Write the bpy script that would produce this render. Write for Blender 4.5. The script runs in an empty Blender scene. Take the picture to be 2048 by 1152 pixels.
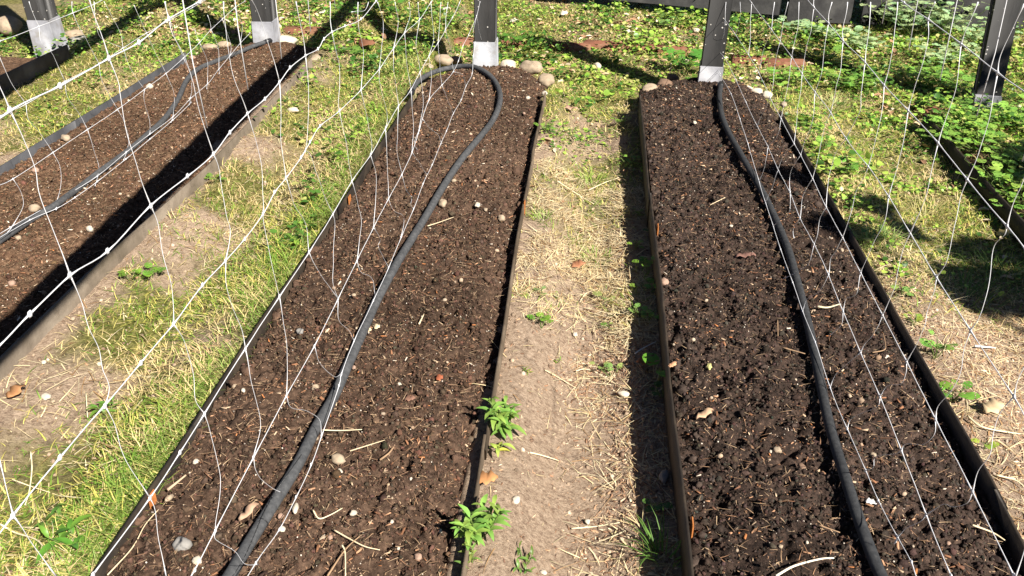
import bpy, math, random
import numpy as np
from mathutils import Matrix, Vector
random.seed(7); RNG = np.random.default_rng(11)
SC = bpy.context.scene; COL = SC.collection
# ------------------------------------------------------------------ camera model (from the photograph's vanishing points)
F = 1850.0; H = 1.40
px, py = 1215 - 1024., -493 - 576.
TH = math.atan2(-py, F); PSI = math.atan(px / F * math.cos(TH))
hx, hy = -math.sin(PSI), math.cos(PSI)
W = np.array([hx * math.cos(TH), hy * math.cos(TH), -math.sin(TH)])
R = np.array([hy, -hx, 0.]); U = np.cross(R, W); C0 = np.array([0, 0, H])
def ray(a, b): return W * F + R * (a - 1024) - U * (b - 576)
def un(a, b, z=0.):
    d = ray(a, b); return C0 + d * ((z - H) / d[2])
def unx(a, b, x):
    d = ray(a, b); return C0 + d * (x / d[0])
# sun: shadow displacement per metre of height
KX, KY = -0.75, 0.85
# ------------------------------------------------------------------ noise
def _tab(seed): return np.random.default_rng(seed).random((256, 256))
_T = [_tab(s) for s in range(8)]
def vn(x, y, s=0):
    x = np.asarray(x, float); y = np.asarray(y, float)
    xi = np.floor(x).astype(int); yi = np.floor(y).astype(int)
    fx = x - xi; fy = y - yi; fx = fx * fx * (3 - 2 * fx); fy = fy * fy * (3 - 2 * fy)
    t = _T[s % 8]; a = xi & 255; b = yi & 255; a1 = (xi + 1) & 255; b1 = (yi + 1) & 255
    return (t[a, b] * (1 - fx) + t[a1, b] * fx) * (1 - fy) + (t[a, b1] * (1 - fx) + t[a1, b1] * fx) * fy
def fbm(x, y, s=0, o=4, g=.5):
    v = 0; am = 1; tot = 0
    for i in range(o):
        v = v + am * vn(x * 2 ** i + 17.3 * i, y * 2 ** i - 9.1 * i, s + i); tot += am; am *= g
    return v / tot
def ss(a, b, x):
    t = np.clip((x - a) / (b - a), 0, 1); return t * t * (3 - 2 * t)
# ------------------------------------------------------------------ materials
def nd(nt, typ, **kw):
    n = nt.nodes.new(typ)
    for k, v in kw.items():
        if k in n.inputs: n.inputs[k].default_value = v
        else: setattr(n, k, v)
    return n
def newmat(name, rough=.9, spec=.2):
    m = bpy.data.materials.new(name); m.use_nodes = True; nt = m.node_tree
    b = nt.nodes['Principled BSDF']; b.inputs['Roughness'].default_value = rough
    b.inputs['Specular IOR Level'].default_value = spec
    return m, nt, b
def c4(c): return (c[0], c[1], c[2], 1)
def noise_mat(name, cols, scale=20, detail=8, rough=.9, spec=.2, bump=.0, bscale=None, attr=None, dist=.01):
    """ramp of colours over noise; with attr, multiplied with the per-vertex tint of the piece"""
    m, nt, b = newmat(name, rough, spec); L = nt.links.new
    tc = nd(nt, 'ShaderNodeTexCoord')
    n = nd(nt, 'ShaderNodeTexNoise', Scale=scale, Detail=detail, Roughness=.65); L(tc.outputs['Object'], n.inputs['Vector'])
    r = nd(nt, 'ShaderNodeValToRGB'); L(n.outputs['Fac'], r.inputs['Fac'])
    e = r.color_ramp.elements; k = len(cols)
    for i, c in enumerate(cols):
        p = .32 + .36 * i / max(1, k - 1)
        if i < 2: e[i].position = p; e[i].color = c4(c)
        else: x = e.new(p); x.color = c4(c)
    out = r.outputs['Color']
    if attr:
        a = nd(nt, 'ShaderNodeAttribute', attribute_name=attr)
        mx = nd(nt, 'ShaderNodeMix', data_type='RGBA', blend_type='MULTIPLY'); mx.inputs[0].default_value = 1
        L(out, mx.inputs[6]); L(a.outputs['Color'], mx.inputs[7]); out = mx.outputs[2]
    L(out, b.inputs['Base Color'])
    if bump:
        n2 = nd(nt, 'ShaderNodeTexNoise', Scale=bscale or scale * 4, Detail=6., Roughness=.7); L(tc.outputs['Object'], n2.inputs['Vector'])
        bp = nd(nt, 'ShaderNodeBump', Strength=bump, Distance=dist); L(n2.outputs['Fac'], bp.inputs['Height']); L(bp.outputs['Normal'], b.inputs['Normal'])
    return m
def leaf_mat(name, rough=.5, spec=.35, trans=.25):
    m, nt, b = newmat(name, rough, spec); L = nt.links.new
    a = nd(nt, 'ShaderNodeAttribute', attribute_name='tint')
    n = nd(nt, 'ShaderNodeTexNoise', Scale=60., Detail=3.); tc = nd(nt, 'ShaderNodeTexCoord'); L(tc.outputs['Object'], n.inputs['Vector'])
    mr = nd(nt, 'ShaderNodeMapRange'); mr.inputs[3].default_value = .75; mr.inputs[4].default_value = 1.25; L(n.outputs['Fac'], mr.inputs[0])
    vm = nd(nt, 'ShaderNodeVectorMath', operation='SCALE'); L(a.outputs['Color'], vm.inputs[0]); L(mr.outputs[0], vm.inputs['Scale'])
    L(vm.outputs[0], b.inputs['Base Color'])
    if trans:
        t = nd(nt, 'ShaderNodeBsdfTranslucent'); L(vm.outputs[0], t.inputs['Color'])
        mx = nd(nt, 'ShaderNodeMixShader'); mx.inputs[0].default_value = trans
        L(b.outputs[0], mx.inputs[1]); L(t.outputs[0], mx.inputs[2])
        L(mx.outputs[0], nt.nodes['Material Output'].inputs['Surface'])
    return m
def soil_mat(name, dark, mid, light):
    m, nt, b = newmat(name, .95, .12); L = nt.links.new
    tc = nd(nt, 'ShaderNodeTexCoord')
    n = nd(nt, 'ShaderNodeTexNoise', Scale=70., Detail=8., Roughness=.75); L(tc.outputs['Object'], n.inputs['Vector'])
    r = nd(nt, 'ShaderNodeValToRGB'); L(n.outputs['Fac'], r.inputs['Fac'])
    e = r.color_ramp.elements; e[0].position = .36; e[0].color = c4(dark); e[1].position = .56; e[1].color = c4(mid); x = e.new(.72); x.color = c4(light)
    # tiny pale bits mixed into the compost
    v = nd(nt, 'ShaderNodeTexVoronoi', Scale=230., Randomness=1.); L(tc.outputs['Object'], v.inputs['Vector'])
    sep = nd(nt, 'ShaderNodeSeparateColor'); L(v.outputs['Color'], sep.inputs[0])
    gt = nd(nt, 'ShaderNodeMath', operation='GREATER_THAN'); gt.inputs[1].default_value = .93; L(sep.outputs[0], gt.inputs[0])
    lt = nd(nt, 'ShaderNodeMath', operation='LESS_THAN'); lt.inputs[1].default_value = .38; L(v.outputs['Distance'], lt.inputs[0])
    ml = nd(nt, 'ShaderNodeMath', operation='MULTIPLY'); L(gt.outputs[0], ml.inputs[0]); L(lt.outputs[0], ml.inputs[1])
    cr = nd(nt, 'ShaderNodeMix', data_type='RGBA'); cr.inputs[6].default_value = (.16, .08, .04, 1); cr.inputs[7].default_value = (.36, .25, .17, 1); L(sep.outputs[1], cr.inputs[0])
    mx = nd(nt, 'ShaderNodeMix', data_type='RGBA'); L(ml.outputs[0], mx.inputs[0]); L(r.outputs['Color'], mx.inputs[6]); L(cr.outputs[2], mx.inputs[7])
    # broad damp and dry patches
    n3 = nd(nt, 'ShaderNodeTexNoise', Scale=2.2, Detail=5.); L(tc.outputs['Object'], n3.inputs['Vector'])
    mr = nd(nt, 'ShaderNodeMapRange'); mr.inputs[1].default_value = .3; mr.inputs[2].default_value = .7; mr.inputs[3].default_value = .68; mr.inputs[4].default_value = 1.45; L(n3.outputs['Fac'], mr.inputs[0])
    vm = nd(nt, 'ShaderNodeVectorMath', operation='SCALE'); L(mx.outputs[2], vm.inputs[0]); L(mr.outputs[0], vm.inputs['Scale'])
    L(vm.outputs[0], b.inputs['Base Color'])
    n2 = nd(nt, 'ShaderNodeTexNoise', Scale=260., Detail=5., Roughness=.8); L(tc.outputs['Object'], n2.inputs['Vector'])
    bp = nd(nt, 'ShaderNodeBump', Strength=.9, Distance=.004); L(n2.outputs['Fac'], bp.inputs['Height']); L(bp.outputs['Normal'], b.inputs['Normal'])
    return m
def ground_mat():
    m, nt, b = newmat('path_dirt', .97, .1); L = nt.links.new
    tc = nd(nt, 'ShaderNodeTexCoord')
    n = nd(nt, 'ShaderNodeTexNoise', Scale=75., Detail=10., Roughness=.82); L(tc.outputs['Object'], n.inputs['Vector'])
    r = nd(nt, 'ShaderNodeValToRGB'); L(n.outputs['Fac'], r.inputs['Fac'])
    e = r.color_ramp.elements; e[0].position = .36; e[0].color = (.17, .11, .075, 1); e[1].position = .5; e[1].color = (.39, .285, .20, 1); x = e.new(.62); x.color = (.53, .40, .29, 1)
    n4 = nd(nt, 'ShaderNodeTexNoise', Scale=55., Detail=6., Roughness=.7); L(tc.outputs['Object'], n4.inputs['Vector'])
    r2 = nd(nt, 'ShaderNodeValToRGB'); L(n4.outputs['Fac'], r2.inputs['Fac'])
    e = r2.color_ramp.elements; e[0].position = .35; e[0].color = (.05, .05, .015, 1); e[1].position = .52; e[1].color = (.17, .165, .045, 1); x = e.new(.68); x.color = (.36, .31, .13, 1)
    a = nd(nt, 'ShaderNodeAttribute', attribute_name='thatch')
    mx = nd(nt, 'ShaderNodeMix', data_type='RGBA'); L(a.outputs['Fac'], mx.inputs[0]); L(r.outputs['Color'], mx.inputs[6]); L(r2.outputs['Color'], mx.inputs[7])
    L(mx.outputs[2], b.inputs['Base Color'])
    n2 = nd(nt, 'ShaderNodeTexNoise', Scale=140., Detail=8., Roughness=.75); L(tc.outputs['Object'], n2.inputs['Vector'])
    bp = nd(nt, 'ShaderNodeBump', Strength=1., Distance=.010); L(n2.outputs['Fac'], bp.inputs['Height']); L(bp.outputs['Normal'], b.inputs['Normal'])
    return m
M = {}
M['ground'] = ground_mat()
M['soil1'] = soil_mat('compost_dry', (.032, .018, .011), (.115, .068, .041), (.24, .15, .095))
M['soil2'] = soil_mat('compost', (.026, .015, .010), (.088, .055, .037), (.19, .115, .075))
M['soil3'] = soil_mat('compost_moist', (.015, .011, .009), (.058, .038, .029), (.13, .085, .062))
for k in (1, 2, 3):
    pass
M['crumb'] = noise_mat('compost_crumb', [(.6, .6, .6), (1, 1, 1), (1.4, 1.35, 1.3)], scale=120, attr='tint', bump=.8, bscale=300, dist=.003, spec=.12)
M['blade'] = leaf_mat('grass_blade', .55, .3, .3)
M['leaf'] = leaf_mat('weed_leaf', .42, .45, .25)
M['dry'] = leaf_mat('dry_debris', .8, .15, 0)
M['stone'] = noise_mat('field_stone', [(.72, .7, .68), (.95, .93, .9), (1.1, 1.08, 1.05)], scale=40, rough=.8, attr='tint', bump=.35, bscale=120, dist=.003)
M['board'] = noise_mat('edging_steel', [(.013, .010, .008), (.027, .020, .014), (.06, .043, .028)], scale=9, rough=.6, spec=.4, bump=.25, bscale=60)
M['board_dusty'] = noise_mat('edging_dusty', [(.10, .08, .055), (.17, .135, .10), (.25, .205, .155)], scale=7, rough=.8, spec=.2, bump=.25, bscale=60)
M['board_brown'] = noise_mat('edging_brown', [(.05, .036, .024), (.10, .074, .05), (.17, .13, .09)], scale=7, rough=.8, spec=.2, bump=.25, bscale=60)
M['board_slate'] = noise_mat('edging_slate', [(.035, .035, .037), (.058, .058, .062), (.085, .085, .09)], scale=7, rough=.6, spec=.35, bump=.2, bscale=60)
M['rust'] = noise_mat('rusty_stake', [(.20, .07, .02), (.42, .15, .04)], scale=60, rough=.8, bump=.4)
def post_mat(name, base, fleck):
    m, nt, b = newmat(name, .5, .4); L = nt.links.new
    tc = nd(nt, 'ShaderNodeTexCoord'); mp = nd(nt, 'ShaderNodeMapping'); mp.inputs['Scale'].default_value = (1, 1, .25); L(tc.outputs['Object'], mp.inputs['Vector'])
    n = nd(nt, 'ShaderNodeTexNoise', Scale=35., Detail=8., Roughness=.7); L(mp.outputs[0], n.inputs['Vector'])
    r = nd(nt, 'ShaderNodeValToRGB'); L(n.outputs['Fac'], r.inputs['Fac']); e = r.color_ramp.elements
    e[0].position = .3; e[0].color = c4([q * .6 for q in base]); e[1].position = .7; e[1].color = c4([q * 1.7 for q in base])
    v = nd(nt, 'ShaderNodeTexVoronoi', Scale=75.); L(tc.outputs['Object'], v.inputs['Vector'])
    sp = nd(nt, 'ShaderNodeSeparateColor'); L(v.outputs['Color'], sp.inputs[0])
    n5 = nd(nt, 'ShaderNodeTexNoise', Scale=9., Detail=2.); L(tc.outputs['Object'], n5.inputs['Vector'])
    ad = nd(nt, 'ShaderNodeMath', operation='MULTIPLY_ADD'); L(n5.outputs['Fac'], ad.inputs[0]); ad.inputs[1].default_value = .8; L(sp.outputs[0], ad.inputs[2])
    g = nd(nt, 'ShaderNodeMath', operation='GREATER_THAN'); g.inputs[1].default_value = 1.30; L(ad.outputs[0], g.inputs[0])
    l = nd(nt, 'ShaderNodeMath', operation='LESS_THAN'); l.inputs[1].default_value = .25; L(v.outputs['Distance'], l.inputs[0])
    ml = nd(nt, 'ShaderNodeMath', operation='MULTIPLY'); L(g.outputs[0], ml.inputs[0]); L(l.outputs[0], ml.inputs[1])
    mx = nd(nt, 'ShaderNodeMix', data_type='RGBA'); L(ml.outputs[0], mx.inputs[0]); L(r.outputs['Color'], mx.inputs[6]); mx.inputs[7].default_value = c4(fleck)
    L(mx.outputs[2], b.inputs['Base Color'])
    bp = nd(nt, 'ShaderNodeBump', Strength=.3, Distance=.004); L(n.outputs['Fac'], bp.inputs['Height']); L(bp.outputs['Normal'], b.inputs['Normal'])
    return m
M['post'] = post_mat('charcoal_post', (.010, .009, .008), (.35, .33, .30))
M['sleeve'] = noise_mat('grey_sleeve', [(.13, .12, .105), (.20, .20, .215), (.25, .25, .265)], scale=14, rough=.5, spec=.4, bump=.12)
M['sleeve_white'] = noise_mat('white_sleeve', [(.18, .165, .15), (.26, .265, .28), (.31, .315, .33)], scale=14, rough=.5, spec=.4, bump=.2)
M['rubber'] = noise_mat('hose_rubber', [(.045, .046, .048), (.068, .069, .071), (.10, .10, .10)], scale=90, rough=.75, spec=.3, bump=.3, bscale=400, dist=.002)
M['rubber_dark'] = noise_mat('dark_hose_rubber', [(.022, .023, .025), (.035, .036, .038), (.055, .055, .056)], scale=90, rough=.75, spec=.3, bump=.3, bscale=400, dist=.002)
M['black'] = noise_mat('black_plastic', [(.012, .012, .013), (.02, .02, .022)], scale=50, rough=.4, spec=.5)
M['net'] = noise_mat('net_plastic', [(.60, .60, .62), (.74, .74, .75)], scale=30, rough=.45, spec=.4)
M['fence'] = noise_mat('grey_fence', [(.018, .017, .017), (.031, .030, .029), (.052, .050, .047)], scale=12, rough=.8, bump=.3)
M['brick'] = noise_mat('old_brick', [(.09, .05, .03), (.19, .075, .045), (.26, .15, .09)], scale=14, rough=.95, bump=.6, bscale=80)
M['bark'] = noise_mat('bark', [(.06, .045, .03), (.13, .10, .07)], scale=25, bump=.6)
M['wood'] = noise_mat('dark_rail', [(.03, .027, .024), (.07, .06, .05)], scale=12, bump=.3)
# ------------------------------------------------------------------ object helpers
def tag(o, label=None, cat=None, group=None, kind=None):
    if label: o['label'] = label
    if cat: o['category'] = cat
    if group: o['group'] = group
    if kind: o['kind'] = kind
    return o
def mesh_obj(name, V, Fc, mat, parent=None, tint=None, smooth=False, loc=None, thatch=None):
    V = np.asarray(V, np.float32)
    if loc is not None: V = V - np.asarray(loc, np.float32)
    me = bpy.data.meshes.new(name); me.vertices.add(len(V)); me.vertices.foreach_set('co', V.ravel())
    if isinstance(Fc, list):                     # list of arrays (mixed quads/tris)
        arrs = [np.asarray(a, np.int32) for a in Fc if len(a)]
    else: arrs = [np.asarray(Fc, np.int32)]
    lt = np.concatenate([np.full(len(a), a.shape[1], np.int32) for a in arrs]); li = np.concatenate([a.ravel() for a in arrs])
    me.loops.add(len(li)); me.loops.foreach_set('vertex_index', li)
    me.polygons.add(len(lt)); me.polygons.foreach_set('loop_start', np.concatenate([[0], np.cumsum(lt)[:-1]]).astype(np.int32))
    me.update(calc_edges=True)
    if smooth: me.polygons.foreach_set('use_smooth', np.ones(len(lt), bool))
    if tint is not None:
        a = me.attributes.new('tint', 'FLOAT_COLOR', 'POINT'); t = np.ones((len(V), 4), np.float32); t[:, :3] = tint; a.data.foreach_set('color', t.ravel())
    if thatch is not None:
        a = me.attributes.new('thatch', 'FLOAT', 'POINT'); a.data.foreach_set('value', np.asarray(thatch, np.float32))
    me.materials.append(mat)
    o = bpy.data.objects.new(name, me); COL.objects.link(o)
    if loc is not None: o.location = loc
    if parent is not None:
        o.parent = parent
        if loc is not None: o.location = Vector(loc) - Vector(parent.location)
        else: o.location = -Vector(parent.location)
    return o
def empty(name, loc, label=None, cat=None, group=None):
    o = bpy.data.objects.new(name, None); COL.objects.link(o); o.location = loc; return tag(o, label, cat, group)
class MB:
    """collects pieces of ONE mesh"""
    def __init__(s): s.V = []; s.Q = []; s.T = []; s.C = []; s.n = 0
    def add(s, V, Q=None, T=None, col=(1, 1, 1)):
        V = np.asarray(V, float); s.V.append(V)
        if Q is not None and len(Q): s.Q.append(np.asarray(Q, int) + s.n)
        if T is not None and len(T): s.T.append(np.asarray(T, int) + s.n)
        c = np.asarray(col, float); s.C.append(np.broadcast_to(c, (len(V), 3)) if c.ndim == 1 else c); s.n += len(V)
    def box(s, lo, hi, col=(1, 1, 1), bev=0., rot=None, org=None):
        lo = np.array(lo, float); hi = np.array(hi, float)
        if bev <= 0:
            V = np.array([[(lo, hi)[i][0], (lo, hi)[j][1], (lo, hi)[k][2]] for k in (0, 1) for j in (0, 1) for i in (0, 1)])
            Q = [[0, 2, 3, 1], [4, 5, 7, 6], [0, 1, 5, 4], [2, 6, 7, 3], [0, 4, 6, 2], [1, 3, 7, 5]]; T = None
        else:
            V = []; idx = {}
            for a in range(3):                    # three face-sets, each corner carries three verts
                for k in (0, 1):
                    for j in (0, 1):
                        for i in (0, 1):
                            p = [(lo, hi)[i][0], (lo, hi)[j][1], (lo, hi)[k][2]]
                            for q, t in enumerate((i, j, k)):
                                if q != a: p[q] += bev * (1 - 2 * t)
                            idx[(a, i, j, k)] = len(V); V.append(p)
            Q = []; T = []
            I = lambda a, i, j, k: idx[(a, i, j, k)]
            for t in (0, 1):
                Q.append([I(0, t, 0, 0), I(0, t, 1, 0), I(0, t, 1, 1), I(0, t, 0, 1)]); Q.append([I(1, 0, t, 0), I(1, 1, t, 0), I(1, 1, t, 1), I(1, 0, t, 1)]); Q.append([I(2, 0, 0, t), I(2, 1, 0, t), I(2, 1, 1, t), I(2, 0, 1, t)])
                for u in (0, 1):
                    Q.append([I(0, t, u, 0), I(0, t, u, 1), I(1, t, u, 1), I(1, t, u, 0)])
                    Q.append([I(0, t, 0, u), I(0, t, 1, u), I(2, t, 1, u), I(2, t, 0, u)])
                    Q.append([I(1, 0, t, u), I(1, 1, t, u), I(2, 1, t, u), I(2, 0, t, u)])
                    for w in (0, 1): T.append([I(0, t, u, w), I(1, t, u, w), I(2, t, u, w)])
            V = np.array(V)
        if rot is not None: V = (V - org) @ np.array(rot).T + org
        s.add(V, Q, T, col)
    def tube(s, P, r, sides=6, col=(1, 1, 1), flat=1., cap=True):
        P = np.asarray(P, float); n = len(P); r = np.broadcast_to(r, (n,))
        t = np.gradient(P, axis=0); t /= np.linalg.norm(t, axis=1)[:, None] + 1e-9
        up = np.array([0, 0, 1.]) if abs(t[:, 2]).mean() < .8 else np.array([1., 0, 0])
        a = np.cross(t, up); a /= np.linalg.norm(a, axis=1)[:, None] + 1e-9; b = np.cross(t, a)
        an = np.arange(sides) * 2 * np.pi / sides
        V = P[:, None] + r[:, None, None] * (np.cos(an)[None, :, None] * a[:, None] + flat * np.sin(an)[None, :, None] * b[:, None])
        V = V.reshape(-1, 3); i = np.arange(n - 1)[:, None] * sides; j = np.arange(sides)[None]; j2 = (j + 1) % sides
        Q = np.stack([i + j, i + j2, i + sides + j2, i + sides + j], -1).reshape(-1, 4)
        T = []
        if cap:
            V = np.vstack([V, P[0], P[-1]]); m = n * sides
            for k in range(sides): T += [[k, m, (k + 1) % sides], [m - sides + k, m - sides + (k + 1) % sides, m + 1]]
        s.add(V, Q, T, col)
    def build(s, name, mat, parent=None, smooth=False, loc=None, tint=True):
        if not s.V: return None
        V = np.vstack(s.V); Fc = []
        if s.Q: Fc.append(np.vstack(s.Q))
        if s.T: Fc.append(np.vstack(s.T))
        return mesh_obj(name, V, Fc, mat, parent, np.vstack(s.C) if tint else None, smooth, loc)
def catmull(P, k=6):
    P = np.asarray(P, float)
    if len(P) < 3: return P[0] + (P[-1] - P[0]) * np.linspace(0, 1, k + 1)[:, None]
    Q = np.vstack([2 * P[0] - P[1], P, 2 * P[-1] - P[-2]]); out = []
    for i in range(1, len(Q) - 2):
        a, b, c, d = Q[i - 1:i + 3]
        for t in np.arange(k) / k: out.append(.5 * (2 * b + (c - a) * t + (2 * a - 5 * b + 4 * c - d) * t * t + (3 * b - a - 3 * c + d) * t ** 3))
    out.append(P[-1]); return np.array(out)
PHI = (1 + 5 ** .5) / 2
ICO = np.array([(-1, PHI, 0), (1, PHI, 0), (-1, -PHI, 0), (1, -PHI, 0), (0, -1, PHI), (0, 1, PHI), (0, -1, -PHI), (0, 1, -PHI), (PHI, 0, -1), (PHI, 0, 1), (-PHI, 0, -1), (-PHI, 0, 1)]) / math.hypot(1, PHI)
ICF = np.array([(0, 11, 5), (0, 5, 1), (0, 1, 7), (0, 7, 10), (0, 10, 11), (1, 5, 9), (5, 11, 4), (11, 10, 2), (10, 7, 6), (7, 1, 8), (3, 9, 4), (3, 4, 2), (3, 2, 6), (3, 6, 8), (3, 8, 9), (4, 9, 5), (2, 4, 11), (6, 2, 10), (8, 6, 7), (9, 8, 1)])
def subdiv(V, Fc):
    V = list(map(tuple, V)); mid = {}; out = []
    def m(a, b):
        k = (min(a, b), max(a, b))
        if k not in mid: p = np.array(V[a]) + np.array(V[b]); p /= np.linalg.norm(p); mid[k] = len(V); V.append(tuple(p))
        return mid[k]
    for a, b, c in Fc:
        ab, bc, ca = m(a, b), m(b, c), m(c, a); out += [(a, ab, ca), (b, bc, ab), (c, ca, bc), (ab, bc, ca)]
    return np.array(V), np.array(out)
ICO2, ICF2 = subdiv(ICO, ICF); ICO3, ICF3 = subdiv(ICO2, ICF2)
def rand_rot(n, tilt=None):
    """random rotation matrices; tilt limits the lean away from +z"""
    yaw = RNG.random(n) * 2 * np.pi
    if tilt is None:
        q = RNG.normal(size=(n, 4)); q /= np.linalg.norm(q, axis=1)[:, None]; w, x, y, z = q.T
        return np.stack([1 - 2 * (y * y + z * z), 2 * (x * y - z * w), 2 * (x * z + y * w), 2 * (x * y + z * w), 1 - 2 * (x * x + z * z), 2 * (y * z - x * w), 2 * (x * z - y * w), 2 * (y * z + x * w), 1 - 2 * (x * x + y * y)], -1).reshape(n, 3, 3)
    tl = RNG.normal(0, tilt, n); ax = RNG.random(n) * 2 * np.pi
    def rz(a): c, s = np.cos(a), np.sin(a); o = np.zeros_like(a); return np.stack([c, -s, o, s, c, o, o, o, o + 1], -1).reshape(-1, 3, 3)
    def rx(a): c, s = np.cos(a), np.sin(a); o = np.zeros_like(a); return np.stack([o + 1, o, o, o, c, -s, o, s, c], -1).reshape(-1, 3, 3)
    return rz(ax) @ rx(tl) @ rz(yaw)
def scatter(mb, proto, faces, P, S, Rm, col, jitter=0.):
    """many copies of one small shape in one mesh (stuff nobody could count)"""
    n = len(P); m = len(proto); S = np.asarray(S, float)
    if S.ndim == 1: S = np.repeat(S[:, None], 3, 1)
    V = proto[None] * S[:, None, :]
    if jitter: V = V * (1 + RNG.normal(0, jitter, (n, m, 1)))
    V = np.einsum('nij,nmj->nmi', Rm, V) + np.asarray(P)[:, None]
    Fc = (faces[None] + (np.arange(n) * m)[:, None, None]).reshape(-1, faces.shape[1])
    C = np.repeat(np.asarray(col)[:, None], m, 1).reshape(-1, 3)
    if faces.shape[1] == 3: mb.add(V.reshape(-1, 3), None, Fc, C)
    else: mb.add(V.reshape(-1, 3), Fc, None, C)
def mixc(a, b, t): a = np.array(a); b = np.array(b); t = np.asarray(t)[:, None]; return a * (1 - t) + b * t
# ------------------------------------------------------------------ plan of the beds
BT = .135                                                        # top of the edging
S3 = lambda p, z: un(p[0], p[1], z)[:2]
# (left near, left far, right near, right far) as plan coordinates
BED = {
 1: dict(L=[(-2.125, -.6), (-2.07, 2.9), (-1.985, 4.33)], Rr=[(-1.425, -.6), (-1.405, 2.1), (-1.355, 2.95), (-1.35, 4.28)], end=4.62, zs=.106, drop=.035),
 2: dict(L=[(-.865, -.6), (-.845, 1.15), (-.80, 2.4), (-.762, 3.78)], Rr=[(-.185, -.6), (-.195, 1.2), (-.213, 2.6), (-.206, 3.88)], end=4.33, zs=.124, drop=.038),
 3: dict(L=[(.225, -.6), (.218, 1.2), (.212, 2.6), (.210, 3.88)], Rr=[(.84, -.6), (.83, 1.52), (.80, 2.7), (.765, 3.72)], end=4.16, zs=.124, drop=.022)}
def lin(P, y): P = np.array(P); return np.interp(y, P[:, 1], P[:, 0])
def ground_z(x, y):
    z = .012 * (fbm(x * 2.2, y * 2.2, 1) - .5) + .011 * (fbm(x * 14, y * 14, 2) - .5) + .004 * (fbm(x * 47 + y * 9, y * 45 - x * 11, 3, 2) - .5)
    # the strip beside the left bed is trodden up against its edging
    n = fbm(y * 3, x * 3, 4, 3)
    z = z + (.065 + .05 * n) * ss(-1.08, -1.34, x) * ss(-1.50, -1.44, x) + (.06 + .04 * n) * ss(-.76, -.80, x) * ss(-1.2, -.90, x)
    z = z + (.075 + .04 * n) * ss(.0, -.17, x) * ss(-.27, -.22, x) * ss(4.5, 3.9, y) + (.05 + .04 * n) * ss(-2.45, -2.62, x) * ss(-2.8, -2.72, x) + (.06 + .04 * n) * ss(.74, .82, x) * ss(1.2, .9, x) * ss(4.3, 3.7, y)
    z = z + .03 * ss(.05, .16, x) * ss(.30, .24, x) * ss(4.2, 3.9, y) + .04 * ss(1.44, 1.52, x) * ss(4.3, 3.9, y)
    return z
def ung(a, b, dz=0.):
    z = 0.
    for _ in range(5): p = un(a, b, z); z = float(ground_z(np.array([p[0]]), np.array([p[1]]))[0]) + dz
    p[2] = z; return p
_r = random.Random(3)
PITS = {k: [(_r.uniform(lo, hi), _r.uniform(1.1, 4.0), _r.uniform(.008, .020), _r.choice((-.016, -.012, .008, .010))) for _ in range(46)] for k, lo, hi in ((1, -2.05, -1.42), (2, -.82, -.22), (3, .24, .80))}
def soil_z(k, x, y, fine=True):
    b = BED[k]; L = lin(b['L'], y); Rr = lin(b['Rr'], y); w = Rr - L; u = (x - L) / w
    z = b['zs'] + .014 * np.sin(np.clip(u, 0, 1) * np.pi) - b['drop'] * ss(.84, .99, u) * (.5 + fbm(y * 3, x * 0 + k, 5)) * .9 - (.002 if k == 1 else .012) * ss(.10, .0, u) * (.5 + fbm(y * 4, x * 0 + k + 5, 4))
    z = z + .034 * (fbm(x * 5, y * 5, 3) - .5)
    if fine:
        n = fbm(x * 38, y * 38, 4, 4, .62); z = z + .028 * (n - .5) - .012 * ss(.42, .3, n)
        z = z + .008 * (vn(x * 160, y * 160, 6) - .5)
    for cx, cy, cr, ch in PITS[k]:
        z = z + ch * np.exp(-(((x - cx) ** 2 + (y - cy) ** 2) / cr ** 2))
    e = b['end']; ye = b['L'][-1][1] + .02; z = z * (1 - .22 * ss(ye - .4, e, y))
    t = np.clip((y - ye) / (e + .15 - ye), 0, 1.2); uu = np.abs(u - .5) * 2
    d = np.sqrt((t) ** 2 + (uu * np.clip(t * 1.6, 0, 1)) ** 2 * .55)
    return z * (1 - ss(.80, 1.06, d)) - .03 * ss(1.0, 1.1, d)
# ------------------------------------------------------------------ ground
def axis(a, b, d, lo, hi, g=1.35):
    c = list(np.arange(a, b, d)); s = d; v = a
    left = []
    while v > lo: s *= g; v -= s; left.append(v)
    s = d; v = c[-1]; right = []
    while v < hi: s *= g; v += s; right.append(v)
    return np.array(left[::-1] + c + right)
def thatch_at(x, y):
    n = fbm(x * 3.1, y * 3.1, 5, 4)
    t = np.zeros_like(x)
    p12 = ss(-1.37, -1.30, x) * ss(-.78, -.85, x)
    t = np.maximum(t, p12 * np.clip(ss(.30, .60, n + .75 * (x + 1.17) + .10 * (y - 2.4)), 0, 1))
    p23 = ss(-.24, -.2, x) * ss(.25, .21, x)
    t = np.maximum(t, p23 * ss(2.1, 4.0, y) * ss(.35, .6, n))
    t = np.maximum(t, ss(3.9, 4.4, y) * (.55 + .45 * ss(.4, .6, n)))
    t = np.maximum(t, ss(-1.98, -2.1, x) * ss(.38, .55, n))
    t = np.maximum(t, ss(.78, .84, x) * ss(2.1, 2.7, y + .5 * (n - .5)) * .95)
    t = np.maximum(t, ss(1.38, 1.45, x) * .85)
    return t
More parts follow.
